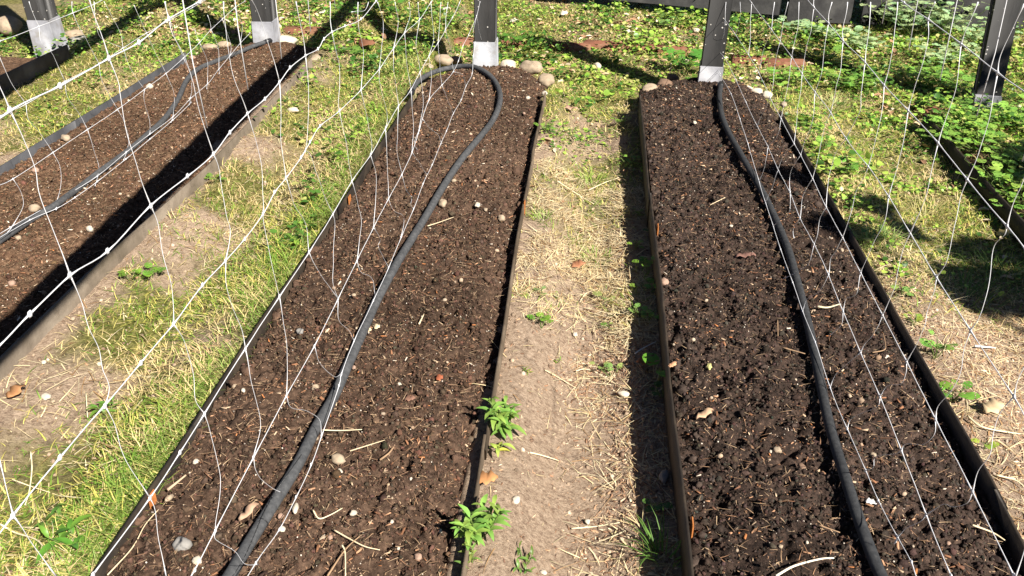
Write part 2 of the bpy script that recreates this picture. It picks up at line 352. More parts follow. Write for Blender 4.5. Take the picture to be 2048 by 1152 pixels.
def build_ground():
    xs = axis(-3.3, 3.1, .010, -70, 70); ys = axis(.8, 6.6, .010, -40, 90)
    X, Y = np.meshgrid(xs, ys); near = (ss(-5, -3.3, X) * ss(5, 3.2, X) * ss(9, 6.6, Y) * ss(-1, .6, Y))
    Z = ground_z(X, Y) * near
    V = np.stack([X, Y, Z], -1).reshape(-1, 3); nx = len(xs); ny = len(ys)
    i = (np.arange(ny - 1)[:, None] * nx + np.arange(nx - 1)[None]).ravel()
    o = mesh_obj('ground', V, np.stack([i, i + 1, i + nx + 1, i + nx], -1), M['ground'], smooth=True, thatch=thatch_at(X, Y).ravel())
    o['kind'] = 'structure'
build_ground()
# ------------------------------------------------------------------ raised beds
BEDLAB = {1: 'raised bed of reddish brown compost on the left, its brown edging facing the grass strip',
          2: 'middle raised bed of dark brown compost with a grey hose looping round its far end',
          3: 'right-hand raised bed of moist near-black compost with a black hose wandering down it'}
def board_strip(mb, pts, z0, z1, th=.006, wob=.004, seed=0):
    """edging strip standing along plan points, slightly wavy"""
    P = np.array(pts, float); n = max(8, int((P[-1, 1] - P[0, 1]) / .08)); y = np.linspace(P[0, 1], P[-1, 1], n)
    x = np.interp(y, P[:, 1], P[:, 0]) + wob * (fbm(y * 2.2, y * 0 + seed, 3, 2) - .5) * 2
    top = z1 + .006 * (fbm(y * 3, y * 0 + seed + 9, 2, 2) - .5)
    A = np.stack([x - th / 2, y, 0 * y + z0], -1); B = np.stack([x - th / 2, y, top], -1); Cc = np.stack([x + th / 2, y, top], -1); D = np.stack([x + th / 2, y, 0 * y + z0], -1)
    V = np.stack([A, B, Cc, D], 1).reshape(-1, 3); Q = []
    for i in range(n - 1):
        for j in range(4): Q.append([i * 4 + j, i * 4 + (j + 1) % 4, i * 4 + 4 + (j + 1) % 4, i * 4 + 4 + j])
    Q += [[0, 1, 2, 3], [(n - 1) * 4 + j for j in (3, 2, 1, 0)]]
    mb.add(V, Q)
def bed(k):
    b = BED[k]; root = empty('raised_bed', (float(lin(b['L'], 2) + lin(b['Rr'], 2)) / 2, 2.0, 0), BEDLAB[k], 'raised bed', 'long raised vegetable beds side by side')
    # soil sheet
    ys = axis(.85, b['end'] + .16, .0065, -.6, b['end'] + .16)
    ys = ys[ys < b['end'] + .17]; us = np.linspace(0.004, .996, 96)
    Y, Ug = np.meshgrid(ys, us, indexing='ij'); L = lin(b['L'], Y); Rr = lin(b['Rr'], Y); X = L + (Rr - L) * Ug
    X = X + np.where(Y > b['L'][-1][1], 0, 0)
    Z = soil_z(k, X, Y); V = np.stack([X, Y, Z], -1).reshape(-1, 3); nx = len(us); ny = len(ys)
    i = (np.arange(ny - 1)[:, None] * nx + np.arange(nx - 1)[None]).ravel()
    mesh_obj('soil', V, np.stack([i, i + 1, i + nx + 1, i + nx], -1), M['soil%d' % k], root, smooth=True)
    # crumbs and clods of the same compost
    def crumbs(n, smin, smax, pw, proto, fc, jit):
        y = 1.02 + (b['end'] + .02 - 1.02) * RNG.random(n) ** 1.15; u = .01 + .98 * RNG.random(n); x = lin(b['L'], y) + (lin(b['Rr'], y) - lin(b['L'], y)) * u
        keep = (fbm(x * 7, y * 7, 6) > .3) & (soil_z(k, x, y, False) > .03); x, y = x[keep], y[keep]
        s = smin * (smax / smin) ** (RNG.random(len(x)) ** pw); z = soil_z(k, x, y) + s * .25
        base = {1: (.11, .065, .040), 2: (.086, .053, .036), 3: (.054, .038, .030)}[k]
        col = np.array(base) * (.5 + 1.0 * RNG.random(len(x)))[:, None] * (1 + .12 * RNG.normal(size=(len(x), 3)) * [1, .4, .4])
        S = s[:, None] * (.7 + .6 * RNG.random((len(x), 3)))
        scatter(mb, proto, fc, np.stack([x, y, z], -1), S, rand_rot(len(x)), np.clip(col, .004, 1), jit)
    mb = MB()
    crumbs(42000, .0011, .0042, 1.5, ICO, ICF, .33)
    crumbs(1300, .0035, .0085, 2.4, ICO2, ICF2, .17)
    # row of bigger clods thrown against the edges
    for side, nn in ((.93, 150), (.05, 110)):
        y = 1.02 + (b['end'] - 1.3) * RNG.random(nn); u = np.clip(side + RNG.normal(0, .035, nn), .01, .985); x = lin(b['L'], y) + (lin(b['Rr'], y) - lin(b['L'], y)) * u
        s = .005 + .010 * RNG.random(nn) ** 3
        col = np.array({1: (.125, .072, .044), 2: (.092, .056, .038), 3: (.056, .040, .032)}[k]) * (.7 + .7 * RNG.random(nn))[:, None]
        scatter(mb, ICO2, ICF2, np.stack([x, y, soil_z(k, x, y) + s * .1], -1), s[:, None] * (.6 + .6 * RNG.random((nn, 3))), rand_rot(nn), col, .2)
    o = mb.build('soil_crumbs', M['crumb'], root); o['kind'] = 'stuff'
    # edging boards, each strip a part; the right strip of bed 1 is lapped from several lengths
    zb = -.03
    cuts = {1: ([3.3], [1.35, 2.98]), 2: ([1.52, 2.63], [1.50, 3.1]), 3: ([2.8], [1.42, 2.62])}[k]
    for side, key in ((0, 'L'), (1, 'Rr')):
        pts = b[key]; ylist = [pts[0][1]] + cuts[side] + [pts[-1][1]]
        for q in range(len(ylist) - 1):
            y0, y1 = ylist[q], ylist[q + 1]; pp = [(float(lin(pts, y)), y) for y in np.linspace(y0, y1 + (.05 if q < len(ylist) - 2 else 0), 12)]
            off = .004 * (q % 2) + .003; off = off if side else -off
            m_ = MB(); board_strip(m_, [(x + off, y) for x, y in pp], zb, BT - .0015 * (q % 2), seed=k * 10 + side * 5); m_.build('edging_strip', M[('board_dusty' if side else 'board_slate') if k == 1 else ('board_brown' if k == 2 and side else 'board')], root, tint=False)
    return root
for k in (1, 2, 3): bed(k)
# rusty stake tops along the edgings, parts of the bed they hold
beds = [o for o in bpy.data.objects if o.name.startswith('raised_bed')]
for bi, side, v in ((1, 'L', (662, 392)), (1, 'L', (278, 988)), (1, 'Rr', (1062, 405)), (2, 'L', (1311, 452)), (2, 'L', (1386, 1045)), (1, 'Rr', (965, 815))):
    p = un(v[0], v[1], BT); x = float(lin(BED[bi + 1][side], p[1])); sgn = 1
    mb = MB(); mb.box((x + sgn * .0065, p[1] - .013, -.05), (x + sgn * .0105, p[1] + .013, BT + .004), bev=.0012); mb.build('stake', M['rust'], beds[bi], tint=False)
# bed 0 at the far left edge and bed 4 at the right: only their edgings and some soil show
def side_bed(label, pts, x_out, z1, soil, zs, grp='long raised vegetable beds side by side'):
    root = empty('raised_bed', (pts[0][0], 3, 0), label, 'raised bed', grp)
    mb = MB(); board_strip(mb, pts, -.03, z1, th=.008, seed=33); mb.build('edging_strip', M['board_dusty' if x_out < 0 else 'board'], root, tint=False)
    ys = np.arange(pts[0][1], pts[-1][1] + .02, .012); us = np.linspace(0, 1, 70); Y, Ug = np.meshgrid(ys, us, indexing='ij'); X = lin(pts, Y) + (x_out - lin(pts, Y)) * Ug
    Z = zs + .025 * (fbm(X * 6, Y * 6, 2) - .5) + .02 * (fbm(X * 36, Y * 36, 4) - .5) if x_out < 0 else ground_z(X, Y) + .003 + .012 * (fbm(X * 36, Y * 36, 4) - .5)
    Z = Z * ss(pts[-1][1] + .05, pts[-1][1] - .15, Y)
    nx = len(us); i = (np.arange(len(ys) - 1)[:, None] * nx + np.arange(nx - 1)[None]).ravel()
    mesh_obj('soil', np.stack([X, Y, Z], -1).reshape(-1, 3), np.stack([i, i + 1, i + nx + 1, i + nx], -1), M[soil], root, smooth=True)
    return root
side_bed('raised bed cut off by the left edge of the photo, brown compost behind dark edging', [(-2.74, 1.5), (-2.68, 3.9), (-2.64, 4.42)], -3.5, BT, 'soil1', .10)
side_bed('weedy raised bed at the far right, its low dark edging half hidden by clover', [(1.45, 1.0), (1.43, 2.5), (1.415, 3.92)], 2.3, .072, 'soil2', .035)
# ------------------------------------------------------------------ hoses
def z_bed(k, x, y): return float(soil_z(k, np.array([x]), np.array([y]), False)[0])
def hose(k, pix, label, rad, extra=None):
    P = []
    for a, b in pix:
        p = un(a, b, .13)
        for _ in range(3): p = un(a, b, max(z_bed(k, p[0], p[1]), .085) + rad * {1: 1.2, 2: 1.35, 3: 1.9}[k])
        P.append(p)
    P = catmull(P, 8); root = empty('soaker_hose', (float(P[0][0]), float(P[0][1]), 0), label, 'hose', 'soaker hoses laid on the beds')
    P[:, 2] += .004 * (fbm(P[:, 1] * 5, P[:, 0] * 5, 2, 2) - .5)
    mb = MB(); mb.tube(P, rad, 14); mb.build('hose_tube', M['rubber_dark' if k == 3 else 'rubber'], root, smooth=True, tint=False)
    return root, P
def end_cap(root, P, rad, name='end_cap'):
    d = P[0] - P[1]; d /= np.linalg.norm(d); mb = MB(); Q = P[0] + d * np.array([-.012, .0, .001, .030, .031, .045])[:, None]
    mb.tube(Q, np.array([1.12, 1.14, 1.3, 1.3, 1.05, .95]) * rad, 14); mb.build(name, M['black'], root, smooth=False, tint=False)
r1, P1 = hose(1, [(532, 84), (505, 93), (470, 108), (430, 123), (398, 137), (374, 160), (356, 198), (330, 236), (292, 272), (250, 306), (200, 343), (150, 381), (110, 410), (60, 440), (0, 480), (-90, 545), (-260, 660)],
              'grey soaker hose lying on the left bed, ending at the post base', .0108)
end_cap(r1, P1, .0108)
r2, P2 = hose(2, [(823, 183), (836, 163), (862, 147), (900, 136), (940, 133), (970, 144), (990, 163), (1000, 188), (996, 218), (978, 252), (940, 297), (910, 337), (882, 380), (852, 432), (820, 484), (785, 543), (750, 608), (722, 672), (695, 732), (667, 795), (630, 860), (590, 938), (545, 1010), (502, 1080), (455, 1158), (380, 1270), (300, 1400)],
              'grey soaker hose looped like a hook round the far end of the middle bed', .0118)
end_cap(r2, P2, .0118)
r3, P3 = hose(3, [(1441, 172), (1439, 196), (1444, 232), (1460, 270), (1482, 310), (1507, 352), (1532, 398), (1556, 450), (1577, 503), (1592, 556), (1607, 612), (1623, 680), (1638, 752), (1653, 824), (1672, 895), (1694, 966), (1719, 1042), (1747, 1118), (1770, 1170), (1830, 1300)],
              'black soaker hose winding down the right-hand bed', .0112)
end_cap(r3, P3, .0112)
# thin black cord wound on the near stretch of the middle hose
mb = MB(); t = np.linspace(.80, .93, 60); idx = (t * (len(P2) - 1)).astype(int); ph = np.pi / 2 - .35 + .75 * np.sin(np.linspace(0, 5.2, 60))
mb.tube(P2[idx] + .0125 * np.stack([np.cos(ph) * .88, np.cos(ph) * .45, np.sin(ph)], -1), .0008, 5); mb.build('cord', M['black'], r2, tint=False)
mb = MB()
for f in (.865,):
    c = P2[int(f * len(P2))]; a = np.linspace(0, 2 * np.pi, 14); d = P2[int(f * len(P2)) + 1] - c; d /= np.linalg.norm(d); s = np.cross(d, [0, 0, 1]); s /= np.linalg.norm(s); u = np.cross(s, d)
    mb.tube(c + .0123 * (np.cos(a)[:, None] * s + np.sin(a)[:, None] * u), .0011, 5)
mb.build('tie', M['black'], r2, tint=False)
# ------------------------------------------------------------------ posts
def post(base, w, ztop, zs0, zs1, lean, yaw, label, white=False, d=None, zrest=0.):
    x, y = base; root = empty('wooden_post', (x, y, 0), label, 'post', 'dark square posts at the far ends of the beds'); d = d or w
    for nm, mat, lo, hi, ww in (('shaft', M['post'], zs1 - .004, ztop, w), ('base_sleeve', M['sleeve_white' if white else 'sleeve'], -.05, zs1, w * 1.08)):
        mb = MB(); mb.box((-ww / 2, -d * ww / w / 2, lo), (ww / 2, d * ww / w / 2, hi), bev=.004); V = mb.V[0]
        V[:, 0] += lean[0] * (V[:, 2] - .1); V[:, 1] += lean[1] * (V[:, 2] - .1)
        if nm == 'base_sleeve': V[:, :2] *= 1 + .10 * np.clip((zs1 - V[:, 2]) / .2, 0, 1)[:, None]
        c, s = math.cos(yaw), math.sin(yaw); V[:, :2] = V[:, :2] @ np.array([[c, s], [-s, c]]); V += [x, y, 0]
        mb.build(nm, mat, root, tint=False)
    return root
def vz(a, b, y):                                                   # height of a picture point on the plane y
    d = ray(a, b); return (C0 + d * (y / d[1]))
pp = [un(88, 84, .1), un(528, 84, .1), un(969, 129, .1), un(1421, 168, .1), un(1979, 200, .05)]
RT = 1.25
post(pp[0][:2] + [0, .05], .112, RT, 0, vz(72, 40, pp[0][1])[2], (-.03, 0), .03, 'dark post in grey sleeve at the top left corner of the photo')
post(pp[1][:2] + [0, .05], .105, RT, 0, vz(520, 43, pp[1][1])[2], (.012, 0), .02, 'dark post in grey sleeve standing where the left bed and its hose end')
post(pp[2][:2] + [0, .05], .100, RT, 0, vz(968, 84, pp[2][1])[2], (.015, 0), -.02, 'dark post with bright white sleeve standing in the far end of the middle bed', True)
post(pp[3][:2] + [0, .05], .098, RT, 0, vz(1424, 133, pp[3][1])[2], (.03, 0), -.10, 'dark flecked post in grey sleeve at the far end of the right-hand bed')
post(pp[4][:2] + [0, .05], .105, RT, 0, vz(1980, 190, pp[4][1])[2], (-.05, 0), -.22, 'leaning dark post at the top right corner, its grey sleeve among the weeds')
# unseen top rails, placed so their shadows fall along the beds
for xx, yy in ((pp[1][0], pp[1][1]), (pp[2][0], pp[2][1])):
    root = empty('top_rail', (xx, 2.5, RT), 'dark wooden rail fixed on top of the post of the %s bed' % ('left' if xx < -1 else 'middle'), 'rail', 'rails the nets hang from')
    mb = MB(); mb.box((xx - .105, -.9, RT + .002), (xx - .015, 6.6, RT + .06), bev=.004); mb.build('beam', M['wood'], root, tint=False)
    mb = MB(); mb.box((xx - .105, -.78, -.05), (xx - .015, -.69, RT), bev=.004); mb.build('near_leg', M['wood'], root, tint=False)
# ------------------------------------------------------------------ trellis nets: strands traced on the upright plane each net hangs in
def net(xp, rows, cols, label, loc, up=None, rr=.00074, rv=.00042, wob=.0):
    mb = MB(); root_rows = []
    def pt(p):
        q = unx(p[0], p[1], xp)
        return un(p[0], p[1], .138) if 0 < q[1] < 9 and q[2] < .138 else q
    nodes = {}
    for pts in rows:
        P = [pt(p) for p in pts]
        C = catmull(P, 5); C[:, 0] += .003 * (fbm(C[:, 1] * 9, C[:, 2] * 9, 1, 2) - .5)
        dist = np.min(np.linalg.norm(C[:, None] - np.array(P)[None], axis=2), axis=1)
        mb.tube(C, rr * (1 + .9 * np.exp(-(dist / .008) ** 2)), 6)
        for p, q in zip(pts, P): nodes[p] = q
    for pts in cols:
        P = [pt(p) for p in pts]
        C = catmull(P, 5); C[:, 0] += .010 * (fbm(C[:, 2] * 12, C[:, 1] * 12, 2, 2) - .5) * np.sin(np.linspace(0, np.pi, len(C)))
        e = np.minimum(np.arange(len(C)), np.arange(len(C))[::-1]); mb.tube(C, rv * (1 + 1.5 * np.exp(-(e / 1.9) ** 2)), 5)
    for p, q in nodes.items():
        if len(p) == 2:
            mb.add(q + ICO * np.array([.0018, .0044, .0044]), None, ICF)
    if up: up(mb)
    o = mb.build('trellis_net', M['net'], smooth=True, loc=loc, tint=False); tag(o, label, 'netting', 'white trellis nets hanging over the beds'); return o
rowsM = [
 [(-120, 330), (20, 221), (120, 172), (218, 117), (278, 85), (338, 38), (400, 3), (470, -40)],
 [(-190, 860), (-10, 700), (60, 628), (140, 550), (215, 502), (302, 412), (375, 352), (427, 308), (460, 265), (495, 227), (530, 198), (559, 164), (580, 135), (611, 111), (636, 98), (648, 78), (664, 64), (690, 52), (722, 38), (752, 2), (790, -40)],
 [(-90, 1190), (26, 1031), (120, 915), (210, 812), (282, 726), (347, 648), (405, 570), (451, 522), (490, 478), (526, 428), (549, 384), (572, 355), (602, 315), (620, 284), (640, 252), (679, 222), (722, 180), (759, 137), (787, 97), (809, 66), (839, 39), (862, 5), (890, -40)],
 [(120, 1240), (186, 1150), (300, 996), (360, 905), (409, 828), (491, 698), (559, 593), (618, 504), (666, 428), (704, 362), (741, 310), (771, 257), (797, 212), (822, 179), (840, 144), (858, 112), (876, 86), (891, 59), (905, 35), (919, 6), (935, -30)],
 [(330, 1240), (390, 1140), (431, 1061), (507, 914), (573, 792), (629, 692), (676, 598), (714, 522), (747, 455), (777, 398), (804, 349), (824, 304), (838, 261), (858, 200), (884, 170), (907, 143), (917, 122), (926, 92), (937, 70), (953, 32), (960, 4)],
 [(440, 1240), (512, 1126), (559, 1059), (592, 994), (622, 929), (643, 871), (678, 771), (683, 748), (708, 682), (747, 601), (777, 535), (802, 474), (827, 418), (846, 368), (864, 330), (882, 287), (893, 262), (907, 227), (922, 200), (932, 172), (944, 147), (946, 112), (951, 85)]]
colsM = [
 [(-30, 110), (-5, 170), (20, 221)], [(176, -10), (196, 50), (218, 117)], [(20, 221), (48, 280), (75, 340), (84, 385), (112, 470), (140, 550)], [(218, 117), (236, 165), (240, 195), (260, 288), (280, 350), (302, 412)], [(330, 3), (338, 38)], [(338, 38), (345, 70), (367, 116), (385, 165), (400, 225), (427, 308)],
 [(447, 3), (449, 38), (461, 110), (474, 170), (495, 227)], [(500, -5), (516, 20), (529, 50), (540, 90), (559, 164)], [(592, 3), (602, 55), (611, 111)], [(660, 3), (664, 64)],
 [(140, 550), (165, 605), (178, 655), (200, 698), (207, 740), (218, 775), (210, 812)], [(302, 412), (318, 450), (330, 520), (346, 576), (349, 610), (347, 648)], [(427, 308), (440, 345), (452, 430), (460, 462), (451, 522)],
 [(495, 227), (513, 290), (523, 340), (528, 400), (526, 428)], [(559, 164), (563, 250), (566, 300), (572, 355)], [(611, 111), (616, 180), (614, 285), (602, 315)], [(664, 64), (674, 110), (680, 140), (677, 200), (679, 222)],
 [(703, 24), (716, 22), (730, 21), (737, 4)], [(716, 4), (717, 60), (728, 110), (722, 180)], [(755, 4), (768, 45), (762, 110), (759, 137)], [(790, 4), (796, 45), (787, 97)], [(818, 4), (820, 30), (809, 66)], [(836, 4), (839, 39)],
 [(-5, 905), (10, 980), (26, 1031)], [(26, 1031), (60, 1080), (115, 1156)], [(210, 812), (230, 850), (245, 900), (262, 938), (300, 996)], [(347, 648), (375, 690), (392, 750), (394, 800), (409, 828)], [(451, 522), (453, 576), (478, 645), (491, 698)],
 [(526, 428), (528, 448), (542, 525), (554, 575), (559, 593)], [(572, 355), (590, 410), (612, 450), (618, 504)], [(602, 315), (618, 305), (640, 372), (666, 428)], [(679, 222), (690, 280), (697, 330), (704, 362)], [(722, 180), (735, 235), (742, 288), (741, 310)],
 [(759, 137), (760, 165), (774, 230), (771, 257)], [(787, 97), (787, 140), (795, 180), (797, 212)], [(809, 66), (815, 120), (822, 179)], [(839, 39), (833, 90), (840, 144)], [(862, 5), (866, 70), (858, 112)], [(882, 4), (880, 40), (876, 86)], [(896, 4), (891, 59)],
 [(300, 996), (308, 1020), (318, 1080), (333, 1156)], [(409, 828), (420, 860), (437, 935), (439, 970), (432, 1040), (431, 1061)], [(491, 698), (505, 780), (519, 850), (507, 914)], [(559, 593), (570, 660), (574, 710), (573, 792)], [(618, 504), (640, 550), (676, 598)],
 [(666, 428), (672, 455), (668, 520), (664, 565), (676, 598)], [(704, 362), (718, 410), (722, 450), (714, 522)], [(741, 310), (752, 360), (747, 455)], [(771, 257), (775, 335), (777, 398)], [(797, 212), (795, 290), (804, 349)], [(822, 179), (826, 240), (824, 304)],
 [(840, 144), (845, 200), (838, 261)], [(858, 112), (861, 150), (858, 200)], [(876, 86), (880, 130), (884, 170)], [(891, 59), (903, 110), (907, 143)], [(884, 170), (899, 210), (907, 227)], [(907, 143), (925, 150), (932, 172)], [(845, 238), (862, 258), (876, 268), (882, 287)],
 [(431, 1061), (433, 1080), (470, 1103), (490, 1128), (517, 1129)], [(507, 914), (514, 945), (545, 975), (562, 985)], [(573, 792), (582, 815), (615, 822), (638, 838), (643, 871)], [(629, 692), (640, 725), (665, 753), (683, 748)], [(676, 598), (676, 640), (695, 660), (708, 682)],
 [(714, 522), (720, 545), (742, 555), (750, 590)], [(747, 455), (761, 478), (757, 492), (766, 512), (777, 535)], [(777, 398), (785, 420), (807, 435), (802, 474)], [(804, 349), (812, 380), (824, 395), (822, 410), (827, 418)], [(824, 304), (842, 330), (855, 352)], [(838, 261), (830, 285), (835, 300)],
 [(953, 32), (958, 60), (963, 80)], [(953, 32), (946, 60), (947, 75)]]
def upM(mb):      # the part of the net above the picture: hangs from the rail
    x = -.53
    for z in (1.10, 1.26, 1.42): 
        y = np.arange(-.6, 4.3, .1); mb.tube(np.stack([x + .004 * np.sin(y * 9), y, z + .006 * np.sin(y * 7 + z * 9)], -1)[8:] if z > 1.2 else np.stack([x + 0 * y, y, z + .006 * np.sin(y * 7)], -1)[25:], .0011, 5)
    for y in np.arange(.3, 4.3, .175):
        zz = np.linspace(.95 if y > 1.0 else 1.26, 1.43, 6); mb.tube(np.stack([x + 0 * zz, y + .006 * np.sin(zz * 20 + y * 7), zz], -1), .0008, 5)
net(-.53, rowsM, colsM, 'white plastic trellis net hanging over the middle bed, its big meshes crossing the left half', (-.53, 2, 0), upM)
rowsL = [
 [(-60, 95), (0, 82), (78, 53), (146, 26), (189, 8), (215, -6)],
 [(-60, 262), (0, 232), (52, 208), (130, 163), (198, 127), (246, 96), (293, 66), (340, 40), (385, 15), (410, 0)],
 [(-60, 400), (-10, 374), (26, 358), (106, 305), (175, 259), (235, 219), (289, 179), (332, 147), (367, 116), (399, 85), (422, 59), (445, 38), (469, 16), (490, 2)],
 [(-40, 492), (20, 455), (113, 402), (195, 352), (252, 305), (300, 268), (346, 234), (380, 198), (415, 168), (438, 138), (461, 110), (481, 86), (500, 66)],
 [(-40, 498), (60, 440), (113, 417), (150, 395), (195, 363), (252, 318), (300, 278), (346, 240), (382, 205)]]
colsL = [[(-5, 105), (26, 170), (52, 208)], [(58, 3), (68, 30), (78, 53)], [(78, 53), (82, 85), (105, 110), (130, 163)], [(144, 3), (146, 26)], [(146, 26), (160, 60), (180, 95), (198, 127)], [(188, 3), (192, 50), (205, 78), (246, 96)], [(208, 3), (225, 35), (240, 65), (246, 96)], [(268, 10), (280, 40), (293, 66)],
 [(52, 208), (56, 240), (78, 262), (106, 305)], [(130, 163), (135, 195), (158, 225), (175, 259)], [(198, 127), (205, 165), (235, 219)], [(246, 96), (262, 140), (289, 179)], [(293, 66), (312, 105), (332, 147)], [(340, 40), (350, 75), (367, 116)], [(390, 60), (399, 85)], [(415, 30), (422, 59)],
 [(26, 358), (42, 385), (45, 415), (25, 452)], [(106, 305), (120, 335), (123, 370), (113, 405)], [(175, 259), (186, 295), (198, 330), (195, 355)], [(235, 219), (250, 245), (258, 275), (252, 307)], [(289, 179), (287, 200), (300, 240), (300, 268)], [(332, 147), (345, 180), (348, 205), (346, 234)], [(367, 116), (382, 150), (385, 175), (380, 198)], [(399, 85), (415, 125), (415, 168)], [(422, 59), (437, 95), (438, 138)], [(445, 38), (460, 85), (461, 110)], [(469, 16), (484, 50), (481, 86)],
 [(195, 355), (190, 372)], [(252, 307), (247, 320)], [(346, 234), (342, 245)], [(380, 198), (378, 210)], [(415, 168), (414, 178)], [(438, 138), (438, 148)], [(113, 405), (112, 420)], [(25, 450), (15, 465)]]
net(-1.73, rowsL, colsL, 'thin white trellis net hanging over the left bed, its bottom bunched along the hose', (-1.73, 3, 0), rr=.00080, rv=.00050)
rowsR = [
 [(1760, -40), (1808, 6), (1856, 39), (1922, 88), (1995, 146), (2060, 192), (2150, 270)],
 [(1590, -30), (1628, 15), (1657, 46), (1686, 82), (1730, 125), (1768, 170), (1816, 221), (1876, 286), (1934, 359), (2014, 452), (2052, 502), (2150, 640)],
 [(1480, -30), (1503, 6), (1543, 59), (1560, 82), (1583, 114), (1604, 147), (1630, 184), (1661, 225), (1692, 277), (1736, 333), (1777, 393), (1820, 467), (1873, 554), (1941, 661), (2028, 793), (2060, 850), (2150, 1000)],
 [(1425, 2), (1441, 27), (1471, 70), (1497, 110), (1517, 145), (1540, 195), (1562, 238), (1588, 288), (1601, 310), (1625, 357), (1652, 414), (1685, 475), (1721, 545), (1765, 630), (1813, 723), (1871, 838), (1945, 983), (2028, 1152), (2080, 1270)],
 [(1420, 60), (1429, 92), (1449, 116), (1472, 160), (1492, 205), (1514, 252), (1536, 293), (1556, 340), (1580, 384), (1600, 435), (1628, 488), (1657, 549), (1686, 622), (1721, 705), (1760, 793), (1803, 901), (1852, 1030), (1902, 1152), (1950, 1270)],
 [(1422, 130), (1440, 152), (1462, 188), (1480, 238), (1496, 288), (1518, 363), (1531, 405), (1546, 452), (1561, 499), (1585, 565), (1605, 622), (1630, 684), (1660, 775), (1694, 858), (1731, 941), (1756, 1001), (1795, 1074), (1823, 1124), (1836, 1160), (1890, 1290)]]
colsR = [[(1870, 4), (1862, 22), (1856, 39)], [(1956, 4), (1940, 50), (1922, 88)], [(2048, 8), (2022, 65), (2003, 112), (1995, 146)], [(1856, 39), (1856, 78), (1838, 150), (1822, 198), (1816, 221)], [(1922, 88), (1918, 150), (1896, 220), (1876, 286)], [(1995, 146), (1983, 220), (1965, 270), (1950, 320), (1934, 359)], [(2075, 270), (2048, 360), (2030, 400), (2014, 452)],
 [(1795, 4), (1791, 50), (1786, 107), (1768, 170)], [(1741, 4), (1735, 75), (1730, 125)], [(1695, 4), (1688, 50), (1686, 82)], [(1664, 4), (1657, 46)], [(1628, -5), (1628, 15)], [(1628, 15), (1622, 60), (1613, 100), (1604, 147)], [(1598, 4), (1596, 50), (1583, 114)], [(1576, 4), (1566, 50), (1560, 82)], [(1549, 4), (1543, 59)],
 [(1657, 46), (1648, 105), (1642, 150), (1630, 184)], [(1686, 82), (1682, 140), (1674, 180), (1661, 225)], [(1730, 125), (1722, 190), (1716, 225), (1692, 277)], [(1768, 170), (1763, 235), (1750, 290), (1736, 333)], [(1816, 221), (1805, 290), (1794, 330), (1777, 393)], [(1876, 286), (1865, 345), (1850, 400), (1820, 467)], [(1934, 359), (1920, 395), (1912, 450), (1895, 520), (1873, 554)], [(2014, 452), (2010, 470), (1988, 492), (1978, 540), (1970, 592), (1957, 636), (1941, 661)], [(2065, 700), (2045, 750), (2028, 793)],
 [(1560, 82), (1548, 130), (1545, 170), (1540, 195)], [(1583, 114), (1578, 150), (1570, 200), (1562, 238)], [(1604, 147), (1603, 180), (1595, 230), (1588, 288)], [(1630, 184), (1625, 235), (1607, 290), (1601, 310)], [(1661, 225), (1645, 265), (1634, 323), (1625, 357)], [(1692, 277), (1672, 305), (1657, 350), (1652, 414)], [(1736, 333), (1730, 350), (1708, 388), (1698, 440), (1685, 475)], [(1777, 393), (1768, 440), (1752, 480), (1732, 525), (1721, 545)], [(1820, 467), (1806, 500), (1796, 545), (1788, 580), (1765, 630)], [(1873, 554), (1868, 582), (1853, 625), (1850, 650), (1833, 690), (1813, 723)], [(1941, 661), (1928, 700), (1919, 740), (1900, 782), (1876, 812), (1871, 838)], [(2028, 793), (2000, 828), (1988, 864), (1982, 908), (1958, 942), (1945, 983)],
 [(1543, 59), (1530, 90), (1517, 145)], [(1503, 6), (1500, 60), (1497, 110)], [(1480, 4), (1482, 30), (1471, 70)],
 [(1540, 195), (1528, 220), (1514, 252)], [(1562, 238), (1555, 270), (1536, 293)], [(1588, 288), (1568, 310), (1556, 340)], [(1601, 310), (1580, 350), (1580, 384)], [(1625, 357), (1606, 392), (1600, 435)], [(1652, 414), (1638, 440), (1634, 470), (1628, 488)], [(1685, 475), (1672, 500), (1661, 520), (1657, 549)], [(1721, 545), (1712, 588), (1692, 598), (1686, 622)], [(1765, 630), (1752, 662), (1730, 685), (1721, 705)], [(1813, 723), (1812, 745), (1800, 768), (1775, 771), (1760, 793)], [(1871, 838), (1868, 868), (1846, 888), (1812, 888), (1803, 901)], [(1945, 983), (1935, 1006), (1910, 1014), (1888, 1009), (1852, 1030)], [(2062, 1060), (2048, 1092), (2030, 1156)],
 [(1536, 293), (1532, 325), (1518, 363)], [(1556, 340), (1545, 370), (1531, 405)], [(1580, 384), (1581, 410), (1576, 428), (1546, 452)], [(1600, 435), (1586, 460), (1588, 476)], [(1628, 488), (1620, 522), (1606, 538), (1561, 560)], [(1657, 549), (1638, 582), (1614, 598), (1605, 622)], [(1686, 622), (1680, 650), (1657, 673)], [(1721, 705), (1690, 730), (1667, 752), (1660, 775)], [(1760, 793), (1752, 815), (1702, 835), (1694, 858)], [(1803, 901), (1790, 908), (1754, 913), (1748, 935), (1731, 941)], [(1852, 1030), (1842, 1045), (1812, 1058), (1795, 1074)],
 [(1795, 1074), (1786, 1088), (1792, 1080), (1795, 1074)], [(1446, 4), (1436, 50), (1429, 92)], [(1452, 4), (1448, 60), (1436, 100), (1424, 125)], [(1429, 92), (1424, 110), (1421, 130), (1430, 128), (1441, 148)]]
